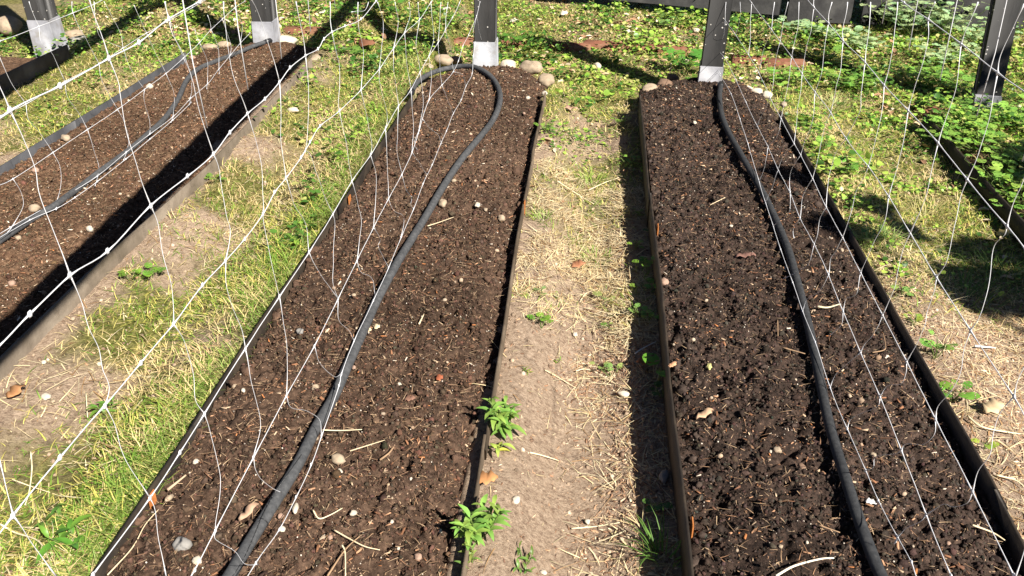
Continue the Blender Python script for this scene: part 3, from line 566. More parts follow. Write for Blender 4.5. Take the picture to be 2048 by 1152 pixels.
def upR(mb):
    y = np.arange(-.6, 4.3, .12)
    for z in (1.25, 1.42): mb.tube(np.stack([.55 + 0 * y, y, z - .01 * np.sin(y * 2) ** 2], -1), .0012, 5)
    for yy in np.arange(.8, 4.2, .175):
        zz = np.linspace(.95, 1.42, 6); mb.tube(np.stack([.55 + 0 * zz, yy + .006 * np.sin(zz * 20 + yy * 7), zz], -1), .0008, 5)
net(.56, rowsR, colsR, 'white plastic trellis net hanging over the right-hand bed, running to the flecked post', (.56, 2, 0), upR, rr=.00080, rv=.00050)
# ------------------------------------------------------------------ fence at the back
def fence():
    A = un(1095, 6, 0)[:2]; B = un(1560, 50, 0)[:2]; Cc = un(2060, 64, 0)[:2]
    d = (B - A) / np.linalg.norm(B - A); A0 = A - d * 4.5
    root = empty('board_fence', (A[0], A[1], 0), 'dark grey board fence along the top edge of the photo behind the weeds', 'fence')
    def plank(p, q, z0, z1, th, parent, off=0.):
        t = q - p; L = np.linalg.norm(t); t = t / L; n = np.array([t[1], -t[0]]); mb = MB(); mb.box((0, -th / 2 - off, z0), (L, th / 2 - off, z1), bev=.003)
        V = mb.V[0]; W2 = p[None] + V[:, :1] * t[None] - V[:, 1:2] * -n[None]; mb.V[0] = np.column_stack([W2, V[:, 2]]); mb.build('fence_board', M['fence'], parent, tint=False)
    for k in range(9):                                             # long boards lying one over the other
        plank(A0, B - d * .012, .055 + k * .165, .055 + k * .165 + (.158), .024, root)
    d2 = (Cc - B) / np.linalg.norm(Cc - B); s = 0.; i = 0
    while s < 3.6:
        w = (.37, .40, .52, .44, .38)[i % 5]; p = B + d2 * (s + .03) + np.array([0, .0]); q = p + d2 * w
        plank(p, q, .02, 1.55, .024, root); s += w + .055; i += 1
    for z in (.35, 1.2):
        plank(B + np.array([0, .06]), B + d2 * 3.7 + np.array([0, .06]), z, z + .09, .04, root)
fence()
# ------------------------------------------------------------------ bricks bordering the far grass
def brick(a, b, ln, yaw, lab, dz=.0, hgt=.028):
    p = un(a, b, .02); mb = MB(); mb.box((-ln / 2, -.045, -.04), (ln / 2, .045, hgt), bev=.006)
    V = mb.V[0]; V += RNG.normal(0, .0015, V.shape); c, s = math.cos(yaw), math.sin(yaw); V[:, :2] = V[:, :2] @ np.array([[c, s], [-s, c]]); V += [p[0], p[1] + .04, dz]
    o = mb.build('brick', M['brick'], loc=(float(p[0]), float(p[1] + .04), 0), tint=False); tag(o, lab, 'brick', 'old bricks edging the back grass')
BR = [(600, 62, .2, .0, 'dark brick at the left end of the row, under the rail shadow'), (662, 66, .19, -.03, 'shaded brick just right of the crossing shadows'), (722, 73, .2, -.05, 'dull brown brick left of the curled brown leaf'), (790, 76, .2, -.02, 'rusty brick behind the yellow grass tuft'),
      (852, 80, .18, .03, 'orange red brick behind the sunlit grass'), (912, 84, .2, .02, 'clean red brick touching the left side of the white-sleeved post'), (1018, 84, .17, -.1, 'weed-covered brick just right of the white-sleeved post'), (1140, 95, .22, -.16, 'greyish brick in the post shadow'),
      (1195, 92, .16, -.2, 'small red brick under pale dead leaves'), (1232, 95, .13, -.05, 'orange brick end in the middle of the row'), (1285, 97, .2, -.06, 'long red brick left of the broad-leaved weed'), (1345, 102, .16, -.08, 'brown brick behind the broad-leaved weed'),
      (1500, 122, .18, -.1, 'brown brick seen through the net right of the flecked post'), (1570, 128, .22, -.06, 'weathered brick at the right end of the row'), (1873, 226, .13, .3, 'brown brick lying by the end of the right edging')]
for a, b, ln, yw, lab in BR: brick(a, b, ln, yw, lab)
# ------------------------------------------------------------------ stones and pebbles
def stone(a, b, wpx, hpx, zb, col, lab, name='stone', ang=0., flat=.62, group='field stones round the bed ends', cat='stone', rough=.10, sq=0.):
    p = un(a, b, zb) if zb > .015 else ung(a, b, zb); zb = float(p[2]); m = np.linalg.norm(p - C0) / F; rx = wpx * m / 2; rx *= 1.08; ry = max(hpx * m / 2 * 1.35, rx * .55); rz = min(rx, ry) * (flat + .2)
    V, Fc = (ICO3, ICF3) if wpx > 7 else (ICO2, ICF2)
    s1 = random.random() * 50; n = fbm(V[:, 0] * 1.3 + s1, V[:, 1] * 1.3 + V[:, 2] * 1.1 + s1, 2, 3)
    V = V * (1 + rough * 6 * (n - .5))[:, None]
    if sq: V = np.sign(V) * np.abs(V) ** (1 - sq)
    V = V * [rx, ry, rz]; c, s = math.cos(ang), math.sin(ang); V[:, :2] = V[:, :2] @ np.array([[c, s], [-s, c]])
    o = mesh_obj(name, V + [p[0], p[1], zb + rz * .5], Fc, M['stone'], tint=np.array(col), smooth=(sq == 0), loc=(float(p[0]), float(p[1]), zb))
    tag(o, lab, cat, group); return o
TAN = (.38, .30, .215); WHT = (.55, .49, .40); GRY = (.27, .26, .245); BRN = (.20, .13, .09); PNK = (.36, .24, .18)
for t in [
 (19, 62, 42, 30, .03, TAN, 'big tan stone left of the post in the top left corner'), (116, 82, 18, 17, .03, PNK, 'small pinkish stone right of the corner post sleeve'), (150, 74, 30, 14, .02, TAN, 'pale stone at the tip of the farthest left edging', 'stone', .3), (160, 95, 34, 24, .02, GRY, 'dark grey stone in shadow at the tip of the farthest left edging'),
 (420, 98, 28, 13, .06, TAN, 'flat tan stone on the left bed end, nearer the edging'), (449, 94, 23, 13, .06, TAN, 'flat tan stone on the left bed end, nearer the post'), (385, 117, 12, 7, .09, PNK, 'small pink stone beside the left bed edging tip'), (571, 88, 42, 20, .06, WHT, 'white oval stone just right of the grey-sleeved post'),
 (632, 124, 22, 26, .08, TAN, 'upright cream stone at the tip of the brown edging'), (855, 138, 22, 14, .06, TAN, 'tan stone outside the hose loop, leftmost of three'), (886, 126, 36, 20, .06, TAN, 'larger pale stone behind the hose loop'), (912, 124, 26, 14, .05, PNK, 'reddish stone tucked against the white sleeve'),
 (1017, 137, 26, 22, .06, WHT, 'white stone just right of the white sleeve'), (1062, 142, 48, 25, .07, TAN, 'large oblong stone at the middle bed corner', 'stone', -.5), (1091, 168, 30, 24, .07, TAN, 'round stone below the large oblong one'), (1089, 189, 11, 9, .10, WHT, 'little white stone on the edging tip'),
 (1299, 184, 30, 18, .08, TAN, 'tan stone at the left corner of the right-hand bed', 'stone', .4), (1328, 172, 28, 16, .09, BRN, 'brown soil-stained stone in the right-hand bed corner'), (1345, 160, 22, 14, .06, BRN, 'shaded brown stone behind the soil-stained one'),
 (1493, 183, 22, 13, .07, WHT, 'first white stone right of the flecked post'), (1513, 188, 22, 13, .07, WHT, 'middle white stone of the three right of the flecked post'), (1533, 194, 20, 14, .07, WHT, 'last white stone of the three right of the flecked post'), (1567, 212, 12, 14, .10, TAN, 'small tan stone on the right edging tip'),
 (587, 228, 22, 9, .005, WHT, 'flat pale stone in the grass beside the brown edging'), (1195, 135, 14, 11, .01, WHT, 'white stone lying in the grass in front of the bricks'), (1392, 63, 12, 8, .01, WHT, 'tiny white stone near the fence')]: stone(*t)
PG = 'loose pebbles on the compost and paths'
def zt(k, a, b):
    p = un(a, b, .12); return z_bed(k, p[0], p[1])
for k, a, b, w, h, col, lab in [
 (1, 300, 176, 14, 10, WHT, 'white pebble near the left bed edging, behind the net'), (1, 132, 279, 19, 11, TAN, 'flat tan pebble on the left bed'), (1, 70, 421, 19, 15, TAN, 'tan pebble against the hose on the left bed'), (1, 180, 461, 14, 11, WHT, 'cream pebble on the left bed beside the shadow'), (1, 245, 458, 14, 10, WHT, 'pebble inside the dark shadow of the left bed'),
 (1, 25, 569, 12, 11, PNK, 'pink pebble at the left edge of the photo'), (1, 37, 478, 11, 8, TAN, 'small tan pebble under the hose at the left edge'), (1, 72, 343, 14, 9, PNK, 'pinkish pebble by a mesh knot on the left bed'),
 (2, 885, 410, 18, 20, TAN, 'upright tan pebble right of the middle hose'), (2, 955, 412, 11, 13, WHT, 'cream pebble right of the upright tan one'), (2, 1003, 440, 17, 12, TAN, 'round tan pebble beside a dark hollow'), (2, 908, 363, 11, 7, TAN, 'tiny tan pebble above the upright one'), (2, 971, 421, 8, 7, TAN, 'tiny pebble beside the cream one'),
 (2, 600, 665, 15, 10, GRY, 'grey angular pebble left of the middle hose'), (2, 676, 922, 31, 17, TAN, 'flat brick-shaped tan stone right of the middle hose'), (2, 680, 945, 12, 9, WHT, 'white pebble under the brick-shaped stone'), (2, 470, 775, 12, 12, TAN, 'tan pebble of a pair near the left edging'), (2, 487, 782, 9, 9, WHT, 'cream pebble of a pair near the left edging'),
 (2, 591, 1018, 11, 22, WHT, 'long cream pebble right of the hose near the bottom'), (2, 562, 1034, 12, 11, PNK, 'pink pebble between strand and hose near the bottom'), (2, 707, 1028, 16, 9, WHT, 'white oval pebble in the middle bed foreground'), (2, 566, 1060, 11, 10, WHT, 'white heart-shaped pebble on the strand'),
 (2, 645, 1077, 9, 12, TAN, 'cream pebble of the foreground pair, left one'), (2, 661, 1076, 10, 11, PNK, 'pink pebble of the foreground pair, right one'), (2, 559, 1078, 7, 13, TAN, 'thin tan pebble near the bottom strand'), (2, 367, 1093, 32, 20, GRY, 'grey angular stone at the bottom left of the middle bed'), (2, 395, 1124, 20, 13, WHT, 'white stone under the strand at the bottom left'),
 (2, 392, 926, 12, 11, WHT, 'white pebble right of the big mesh knot'), (2, 338, 998, 11, 15, TAN, 'oval tan pebble right of the big mesh knot'), (2, 631, 778, 15, 12, TAN, 'tan pebble left of the hose halfway down'), (2, 708, 737, 9, 7, PNK, 'tiny pink pebble touching the hose'), (2, 777, 996, 8, 9, TAN, 'tan pebble of a tiny foreground pair'), (2, 785, 998, 7, 6, TAN, 'smaller pebble of the tiny foreground pair'),
 (2, 784, 1045, 8, 7, WHT, 'white pebble in the foreground compost'), (2, 797, 1098, 6, 7, WHT, 'small white pebble near the bottom edge'), (2, 822, 959, 7, 7, WHT, 'round white pebble in the middle bed foreground'), (2, 799, 770, 9, 8, WHT, 'white pebble in the centre of the middle bed'), (2, 880, 1064, 9, 8, WHT, 'pebble near the right edging at the bottom'),
 (2, 836, 1116, 16, 12, PNK, 'pinkish stone by the bottom edge of the middle bed'), (2, 708, 592, 9, 7, TAN, 'tiny tan pebble right of the hose, halfway'), (2, 1029, 455, 9, 10, BRN, 'brown pebble near the right edging'),
 (3, 1328, 568, 18, 16, PNK, 'pinkish stone at the left edging of the right-hand bed'), (3, 1554, 902, 14, 15, TAN, 'tan pebble on the right-hand bed left of the hose'), (3, 1541, 904, 6, 7, WHT, 'tiny white pebble beside the tan one'), (3, 1603, 936, 14, 16, BRN, 'brown pebble left of the hose on the right-hand bed'), (3, 1745, 913, 12, 11, TAN, 'tan pebble where a strand bends'),
 (3, 1561, 1094, 9, 7, TAN, 'small tan pebble low on the right-hand bed'), (3, 1614, 1086, 6, 6, WHT, 'tiny white pebble low on the right-hand bed'), (3, 1707, 998, 7, 7, PNK, 'pink pebble right of the black hose'), (3, 1683, 502, 8, 8, TAN, 'tan pebble beside the black hose'), (3, 1462, 453, 7, 5, WHT, 'tiny white pebble far up the right-hand bed'),
 (3, 1389, 247, 8, 7, WHT, 'white pebble at the far end of the right-hand bed'), (3, 1416, 266, 7, 5, TAN, 'tan pebble at the far end of the right-hand bed'), (2, 1056, 198, 9, 8, WHT, 'white pebble at the far end of the middle bed'), (2, 1035, 197, 7, 6, TAN, 'tan pebble inside the hose loop'), (2, 1048, 228, 7, 5, PNK, 'pink pebble near the far right edging'), (3, 1896, 1090, 10, 9, PNK, 'pink pebble in the bottom right corner')]:
    stone(a, b, w * .9, h * .9, zt(k, a, b) + .003, col, lab, 'pebble', random.uniform(-.5, .5), .7, PG, 'pebble', .12, .25 if col == GRY else 0)
for a, b, w, h, col, lab in [(92, 797, 17, 11, WHT, 'white oval pebble on the dirt of the left path'), (107, 804, 8, 6, TAN, 'tiny pebble beside the white oval one'), (88, 726, 8, 7, WHT, 'cream pebble higher on the left path'), (1033, 1002, 15, 15, WHT, 'white pebble on the dirt at the plant path'), (1328, 955, 17, 27, GRY, 'grey stone lying in the edging shadow'),
 (1150, 670, 9, 9, WHT, 'white pebble in the middle of the path'), (1128, 652, 8, 7, TAN, 'tan pebble in the middle of the path'), (1248, 790, 24, 9, WHT, 'flat white stone at the shadow edge'), (1087, 1146, 14, 8, WHT, 'pale pebble at the bottom of the middle path'), (1175, 1045, 10, 9, WHT, 'pale pebble among the wood chips'), (146, 639, 9, 7, TAN, 'pebble near the brown edging')]:
    stone(a, b, w, h, .004, col, lab, 'pebble', random.uniform(-.5, .5), .6, PG, 'pebble')
# ------------------------------------------------------------------ scattered stuff
BLADE = np.array([(-.5, 0, 0), (.5, 0, 0), (-.42, .12, .5), (.42, .12, .5), (-.2, .40, .85), (.2, .40, .85), (0, .62, 1.0)])
BLQ = np.array([(0, 1, 3, 2), (2, 3, 5, 4)]); BLT = np.array([(4, 5, 6)])
def blades(mb, P, L, wd, lean, col, curl=1., yaw=None):
    """bent tapering blades; lean 0 = upright, 1 = lying"""
    n = len(P); yaw = RNG.random(n) * 2 * np.pi if yaw is None else yaw
    d = np.stack([np.cos(yaw), np.sin(yaw), 0 * yaw], -1); s = np.stack([-np.sin(yaw), np.cos(yaw), 0 * yaw], -1)
    el = (1 - lean) * 1.45; V = np.zeros((n, 7, 3)); bend = (.35 + .5 * RNG.random(n)) * curl
    pos = P.copy(); ang = el.copy(); seg = [0, .38, .72, 1.0]; side = (RNG.random(n) - .5) * .8; wk = [1, .85, .5, 0]
    pts = [pos.copy()]
    for k in range(3):
        dl = (seg[k + 1] - seg[k]) * L; hd = d * np.cos(ang)[:, None] + s * (side * k * .4)[:, None] * np.cos(ang)[:, None]
        pos = pos + hd * dl[:, None]; pos[:, 2] += np.sin(ang) * dl; ang = ang - bend * (.7 if k else .5); ang = np.maximum(ang, -.35 * (pos[:, 2] - P[:, 2] > .3 * L)); pts.append(pos.copy())
    for k in range(3):
        V[:, 2 * k] = pts[k] - s * (wd * wk[k] / 2)[:, None]; V[:, 2 * k + 1] = pts[k] + s * (wd * wk[k] / 2)[:, None]
    V[:, 6] = pts[3]; V[:, :, 2] = np.maximum(V[:, :, 2], (P[:, 2] + .001)[:, None])
    off = (np.arange(n) * 7)[:, None, None]; C = np.repeat(col[:, None], 7, 1).reshape(-1, 3)
    mb.add(V.reshape(-1, 3), (BLQ[None] + off).reshape(-1, 4), (BLT[None] + off).reshape(-1, 3), C)
def in_bed(x, y):
    m = np.zeros(len(x), bool)
    for k in BED:
        b = BED[k]; m |= (x > lin(b['L'], y) - .006) & (x < lin(b['Rr'], y) + .006) & (y < b['end'] - .02)
    m |= (x < lin([(-2.74, 1.5), (-2.68, 3.9), (-2.64, 4.42)], y) + .01) & (y < 4.42)
    return m
def sample(n, dens, x0=-3.3, x1=3.0, y0=.95, y1=6.2):
    """rejection sampling of the open ground by a density map"""
    x = x0 + (x1 - x0) * RNG.random(n); y = y0 + (y1 - y0) * RNG.random(n)
    k = (RNG.random(n) < dens(x, y)) & ~in_bed(x, y); return x[k], y[k]
GREEN = (.27, .40, .06); DKG = (.13, .25, .035); YEL = (.60, .56, .12); STR = (.72, .56, .29); PALE = (.80, .68, .44); BRO = (.30, .18, .085)
def box1(x, y, x0, x1, y0, y1, f=.05): return ss(x0 - f, x0 + f, x) * ss(x1 + f, x1 - f, x) * ss(y0 - f, y0 + f, y) * ss(y1 + f, y1 - f, y)
def d_grass(x, y):
    n = fbm(x * 5, y * 5, 1, 3); n2 = fbm(x * 13, y * 13, 2, 3); cl = ss(.40, .56, n2) * .88 + .12
    u = (x + 1.38) / .56
    d = box1(x, y, -1.38, -.86, .5, 4.4, .02) * np.clip(ss(.30, .66, n * .62 + .55 * u - .05 + .06 * (y - 2)), 0, 1)
    d = np.maximum(d, box1(x, y, -1.02, -.86, .5, 4.4, .02) * .95)
    d = np.maximum(d, box1(x, y, -2.68, -2.06, .5, 4.6, .04) * ss(.36, .52, n + .05) * .9)
    d = np.maximum(d, box1(x, y, -.2, .21, 2.2, 4.2, .05) * ss(.42, .62, n + .05 * (y - 2.3)) * .55)
    d = np.maximum(d, box1(x, y, .84, 1.42, 2.45, 4.2, .12) * (.45 + .5 * ss(.4, .55, n)))
    d = np.maximum(d, box1(x, y, 1.4, 3., 1., 4.4) * .35)
    d = np.maximum(d, ss(3.95, 4.3, y) * (.42 + .3 * ss(.4, .6, n)))
    return np.clip(np.maximum(d * cl, thatch_at(x, y) * (.30 + .5 * ss(.42, .56, fbm(x * 9, y * 9, 5, 3)))), 0, 1)
def gz(x, y): return ground_z(x, y) - .001
def make_grass():
    mb = MB(); x, y = sample(820000, lambda x, y: d_grass(x, y) * (.75 - .09 * (y - 2)).clip(.42, .9)); n = len(x)
    far = ss(2.5, 5, y); t = RNG.random(n); m = fbm(x * 3.3, y * 3.3, 7, 3); dry = ss(.43, .60, m + .12 * (RNG.random(n) - .5) + .02 - .06 * ss(3.6, 4.3, y) - .04 * ss(.8, 1., x))
    col = np.where((t < .52 - .34 * dry)[:, None], mixc(GREEN, DKG, RNG.random(n)), mixc(YEL, STR, np.clip(dry * .7 + RNG.random(n) * .5, 0, 1)))
    col = col * (.7 + .6 * RNG.random(n))[:, None]
    nearedge = ss(-1.02, -.90, x) * ss(-.82, -.86, x); col = np.where((RNG.random(n) < nearedge * .45)[:, None], mixc((.15, .29, .04), (.30, .40, .08), RNG.random(n)), col)
    L = (.018 + .030 * RNG.random(n) + .030 * nearedge) * (1 - .15 * far); wd = .0016 + .0016 * RNG.random(n) + .0008 * far
    lean = np.clip(.30 + .6 * RNG.random(n), 0, .97)
    blades(mb, np.stack([x, y, gz(x, y)], -1), L, wd, lean, col)
    o = mb.build('grass', M['blade']); tag(o, 'short green and yellow grass growing on the paths between the beds', 'grass', kind='stuff')
make_grass()
def make_straw():
    mb = MB()
    def d(x, y):
        n = fbm(x * 6, y * 6, 4, 3); n2 = fbm(x * 2.3, y * 2.3, 6, 3)
        v = box1(x, y, -1.38, -.86, .5, 4.4) * (.25 + .5 * ss(.42, .6, n)) * ss(-1.42, -1.15, x + .15 * n2)
        v = np.maximum(v, box1(x, y, -.19, .20, 2.15, 3.15, .10) * (.08 + .7 * ss(.48, .58, n)))
        v = np.maximum(v, box1(x, y, -.19, .20, 3.1, 4.1, .1) * (.2 + .4 * ss(.45, .6, n)))
        v = np.maximum(v, box1(x, y, .02, .21, .9, 2.3, .12) * .10 + box1(x, y, -.2, .21, .9, 2.3, .05) * .05 * ss(.4, .5, n))
        v = np.maximum(v, box1(x, y, .84, 1.42, .9, 4.2) * (.25 + .3 * ss(.45, .6, n)))
        v = np.maximum(v, box1(x, y, -2.68, -2.1, 1.5, 4.6) * .3)
        return np.maximum(v, ss(4., 4.4, y) * .07)
    A = [sample(200000, lambda x, y: d(x, y) * .85), sample(8500, lambda x, y: ss(.49, .57, fbm(x * 6 + 3, y * 6, 1, 3)), -.2, .21, 2.1, 3.2), sample(3200, lambda x, y: ss(-.12, .12, x + .3 * (fbm(x * 5, y * 5, 2, 3) - .5)) * .6, -.15, .21, .95, 2.3), sample(5000, lambda x, y: d(x, y) + .2, .84, 1.45, .95, 3.0)]
    x = np.concatenate([q[0] for q in A]); y = np.concatenate([q[1] for q in A]); n = len(x)
    col = mixc(STR, PALE, RNG.random(n)) * (.55 + .6 * RNG.random(n))[:, None]; k = RNG.random(n) < .25; col[k] = np.array(BRO) * (.7 + .8 * RNG.random(k.sum()))[:, None]
    L = .02 + .075 * RNG.random(n) ** 2.0; blades(mb, np.stack([x, y, gz(x, y) + .002 + .010 * RNG.random(n) * box1(x, y, -.19, .2, 2.15, 3.15)], -1), L, .0013 + .0019 * RNG.random(n) ** 2, np.clip(.84 + .14 * RNG.random(n), 0, 1), col, .35)
    o = mb.build('straw', M['dry']); tag(o, 'dry straw and dead grass clippings strewn over the paths', 'straw', kind='stuff')
make_straw()
CH = np.array([(-.5, -.3, 0), (.5, -.35, 0), (.55, .3, .05), (-.4, .4, .0), (-.45, -.25, .16), (.42, -.3, .2), (.5, .25, .22), (-.35, .33, .15)])
CHF = np.array([(0, 3, 2, 1), (4, 5, 6, 7), (0, 1, 5, 4), (1, 2, 6, 5), (2, 3, 7, 6), (3, 0, 4, 7)])
def chips(mb, x, y, z, smin, smax, asp, cols, w=None, tilt=.35):
    n = len(x); s = smin + (smax - smin) * RNG.random(n) ** 2.5; S = np.stack([s, s * (asp + .35 * RNG.random(n)), s * .8 * (.4 + RNG.random(n))], -1)
    c = np.array(cols)[RNG.choice(len(cols), n, p=w)] * (.65 + .7 * RNG.random(n))[:, None]
    scatter(mb, CH, CHF, np.stack([x, y, z], -1), S, rand_rot(n, tilt), c, .12)
def make_chips():
    mb = MB()
    def d(x, y):
        n = fbm(x * 4, y * 4, 3, 3)
        v = box1(x, y, -.2, .21, .9, 2.35, .04) * (ss(-.08, .1, x + .12 * (n - .5) * 2) * .9 + .05)
        v = np.maximum(v, box1(x, y, .84, 1.5, .9, 2.55, .1) * .75)
        v = np.maximum(v, ss(.3, .6, n) * ss(3.9, 4.3, y) * .2 + ss(1.35, 1.5, x) * .3)
        v = np.maximum(v, box1(x, y, -1.38, -.9, .9, 4.) * .09); return v
    A = [sample(220000, lambda x, y: d(x, y) * .8), sample(17000, lambda x, y: d(x, y) * (.5 + fbm(x * 8, y * 8, 2, 2)), -.21, .22, .95, 2.4), sample(22000, lambda x, y: d(x, y) + .1, .84, 1.5, .95, 2.7)]
    x = np.concatenate([q[0] for q in A]); y = np.concatenate([q[1] for q in A]); chips(mb, x, y, gz(x, y) + .001, .003, .015, .14, [(.42, .26, .155), (.54, .39, .26), (.28, .16, .095), (.66, .54, .38), (.16, .09, .06)], [.32, .25, .23, .07, .13])
    o = mb.build('wood_chips', M['dry']); tag(o, 'fine shredded wood chips and bark on the paths', 'wood chips', kind='stuff')
    mb = MB(); x, y = sample(150000, lambda x, y: (.30 + 0 * x) * ss(4.6, 3.8, y) + .05); s = .0011 + .0055 * RNG.random(len(x)) ** 4
    col = np.array([(.34, .25, .175), (.22, .145, .10), (.50, .40, .30)])[RNG.choice(3, len(x), p=[.6, .28, .12])] * (.65 + .6 * RNG.random(len(x)))[:, None]; scatter(mb, ICO, ICF, np.stack([x, y, gz(x, y) + s * .3], -1), s, rand_rot(len(x)), col, .2)
    o = mb.build('path_grit', M['crumb']); tag(o, 'grit and small lumps of dry dirt on the paths', 'grit', kind='stuff')
make_chips()
def soil_debris(k):
    b = BED[k]; mb = MB()
    def pts(n, pw=1.1):
        y = 1.0 + (b['end'] - 1.0) * RNG.random(n) ** pw; u = .02 + .95 * RNG.random(n); x = lin(b['L'], y) + (lin(b['Rr'], y) - lin(b['L'], y)) * u
        kk = soil_z(k, x, y, False) > .03; return x[kk], y[kk]
    f = {1: 1.5, 2: 1., 3: .8}[k]
    x, y = pts(int(8000 * f)); kk = fbm(x * 9, y * 9, 7, 3) + .25 * (RNG.random(len(x)) - .5) > .47; x, y = x[kk], y[kk]
    chips(mb, x, y, soil_z(k, x, y) + .0015, .0020, .017, .16, [(.24, .115, .06), (.38, .21, .12), (.13, .065, .04), (.55, .40, .26), (.70, .60, .47), (.40, .16, .06)], [.30, .27, .22, .12, .04, .05], .5)
    x, y = pts(int(800 * f)); s = .0008 + .0012 * RNG.random(len(x)); scatter(mb, ICO, ICF, np.stack([x, y, soil_z(k, x, y) + s], -1), s, rand_rot(len(x)), np.array((.66, .58, .48)) * (.6 + .5 * RNG.random(len(x)))[:, None], .15)
    x, y = pts(int(130 * f)); s = .0024 + .0042 * RNG.random(len(x)) ** 2.5; scatter(mb, ICO2, ICF2, np.stack([x, y, soil_z(k, x, y) + s * .5], -1), s[:, None] * (.7 + .6 * RNG.random((len(x), 3))), rand_rot(len(x)), mixc((.34, .22, .14), (.56, .45, .33), RNG.random(len(x))) * (.6 + .5 * RNG.random(len(x)))[:, None], .06)
    x, y = pts(int({1: 9500, 2: 5600, 3: 3000}[k])); n = len(x); col = mixc((.60, .43, .26), (.26, .13, .07), RNG.random(n)) * (.6 + .7 * RNG.random(n))[:, None]
    blades(mb, np.stack([x, y, soil_z(k, x, y) + .004], -1), .008 + .030 * RNG.random(n) ** 2.5, .0007 + .0010 * RNG.random(n), np.clip(.8 + .2 * RNG.random(n), 0, 1), col, .5)
    o = mb.build('plant_debris', M['dry']); tag(o, ('bits of bark, root and grit strewn over the ' + {1: 'left', 2: 'middle', 3: 'right-hand'}[k] + ' bed'), 'debris', 'plant debris on the beds', 'stuff')
for k in (1, 2, 3): soil_debris(k)
# clover / creeping weeds
def leafproto(n=8, notch=0., fold=.18, asp=1.):
    a = np.linspace(0, 2 * np.pi, n, endpoint=False); r = 1 - notch * np.exp(-((a - np.pi) / .5) ** 2)
    P = np.stack([np.sin(a) * r * .5 * asp, .5 - np.cos(a + np.pi) * -.5 * r + 0, 0 * a], -1); P[:, 1] = .5 - .5 * np.cos(a) * r
    P[:, 2] = fold * np.abs(P[:, 0]) * 1.2 - .12 * (P[:, 1] - .5) ** 2; V = np.vstack([P, [0, .5, 0]]); T = np.array([(i, (i + 1) % n, n) for i in range(n)]); return V, T
LV, LT = leafproto(8, .12)
def make_clover():
    mb = MB()
    def d(x, y):
        n = fbm(x * 3.7, y * 3.7, 2, 3); n2 = fbm(x * 11, y * 11, 5, 2)
        v = ss(4.0, 4.7, y) * (.35 + .65 * ss(.40, .56, n))
        v = np.maximum(v, box1(x, y, .9, 1.6, 2.5, 4.6, .15) * (.2 + .6 * ss(.45, .58, n)))
        v = np.maximum(v, ss(1.3, 1.5, x) * ss(1.4, 2.4, y) * (.65 + .5 * ss(.42, .55, n))); v = np.maximum(v, ss(1.0, 1.3, x) * ss(3.3, 4., y) * .9)
        v = np.maximum(v, box1(x, y, -.2, .2, 3.1, 4.4, .1) * .5 * ss(.48, .6, n)); v = np.maximum(v, box1(x, y, -.98, -.87, 2.4, 4.2, .03) * .55 * ss(.4, .6, n2))
        v = np.maximum(v, box1(x, y, -1.38, -.87, 3.4, 4.6, .1) * .4 * ss(.45, .6, n2)); v = np.maximum(v, box1(x, y, -2.7, -2.05, 3.6, 5., .1) * .35 * ss(.42, .55, n2))
        v = np.maximum(v, box1(x, y, .83, .95, 2.4, 3.9, .04) * .7)
        return v * (.35 + .65 * ss(.4, .55, n2))
    x, y = sample(230000, lambda x, y: d(x, y) * .9, y1=6.05); n = len(x); cl = fbm(x * 6, y * 6, 3, 2)
    h = .005 + (.012 + .075 * ss(.46, .66, cl)) * RNG.random(n); s = .007 + (.012 + .013 * ss(.5, .66, fbm(x * 4 + 9, y * 4, 1, 2))) * RNG.random(n) ** 1.3
    col = mixc((.23, .44, .05), (.44, .58, .10), RNG.random(n)); k = RNG.random(n) < .3; col[k] = mixc((.42, .46, .13), (.55, .52, .18), RNG.random(k.sum())); k = RNG.random(n) < .25; col[k] = mixc((.055, .14, .02), (.08, .18, .03), RNG.random(k.sum()))
    dk = ss(.50, .60, fbm(x * 3.1 + 4, y * 3.1, 4, 3)) * .6 > RNG.random(n); col[dk] = mixc((.05, .14, .025), (.12, .26, .04), RNG.random(dk.sum()))
    col = col * (.75 + .4 * RNG.random(n))[:, None]
    scatter(mb, LV, LT, np.stack([x, y, gz(x, y) + h], -1), s, rand_rot(n, .42), col)
    o = mb.build('clover', M['leaf']); tag(o, 'bright low clover and creeping weeds covering the ground behind the beds', 'ground cover', kind='stuff')
    # leaf litter
    mb = MB(); x, y = sample(30000, lambda x, y: (ss(4.3, 5.0, y) * .30 + box1(x, y, -2.5, -1.2, 5.2, 6.2, .2) * .9 + box1(x, y, -.1, 1.3, 4.9, 5.8, .2) * .25 + box1(x, y, 1.3, 3, 1, 4.4) * .3 + box1(x, y, -.2, .2, 2.8, 4., .1) * .10) * (.4 + ss(.45, .6, fbm(x * 3, y * 3, 4, 3)))); n = len(x)
    s = .014 + .03 * RNG.random(n) ** 1.5; col = np.array([(.50, .36, .22), (.66, .54, .38), (.30, .17, .10), (.42, .24, .14)])[RNG.integers(0, 4, n)] * (.7 + .5 * RNG.random(n))[:, None]
    scatter(mb, leafproto(7, 0, .5, .6)[0], leafproto(7, 0, .5, .6)[1], np.stack([x, y, gz(x, y) + .004 + .008 * RNG.random(n)], -1), s, rand_rot(n, .4), col, .03)
    o = mb.build('leaf_litter', M['dry']); tag(o, 'pale brown dead leaves lying among the weeds at the back', 'dead leaves', kind='stuff')
make_clover()
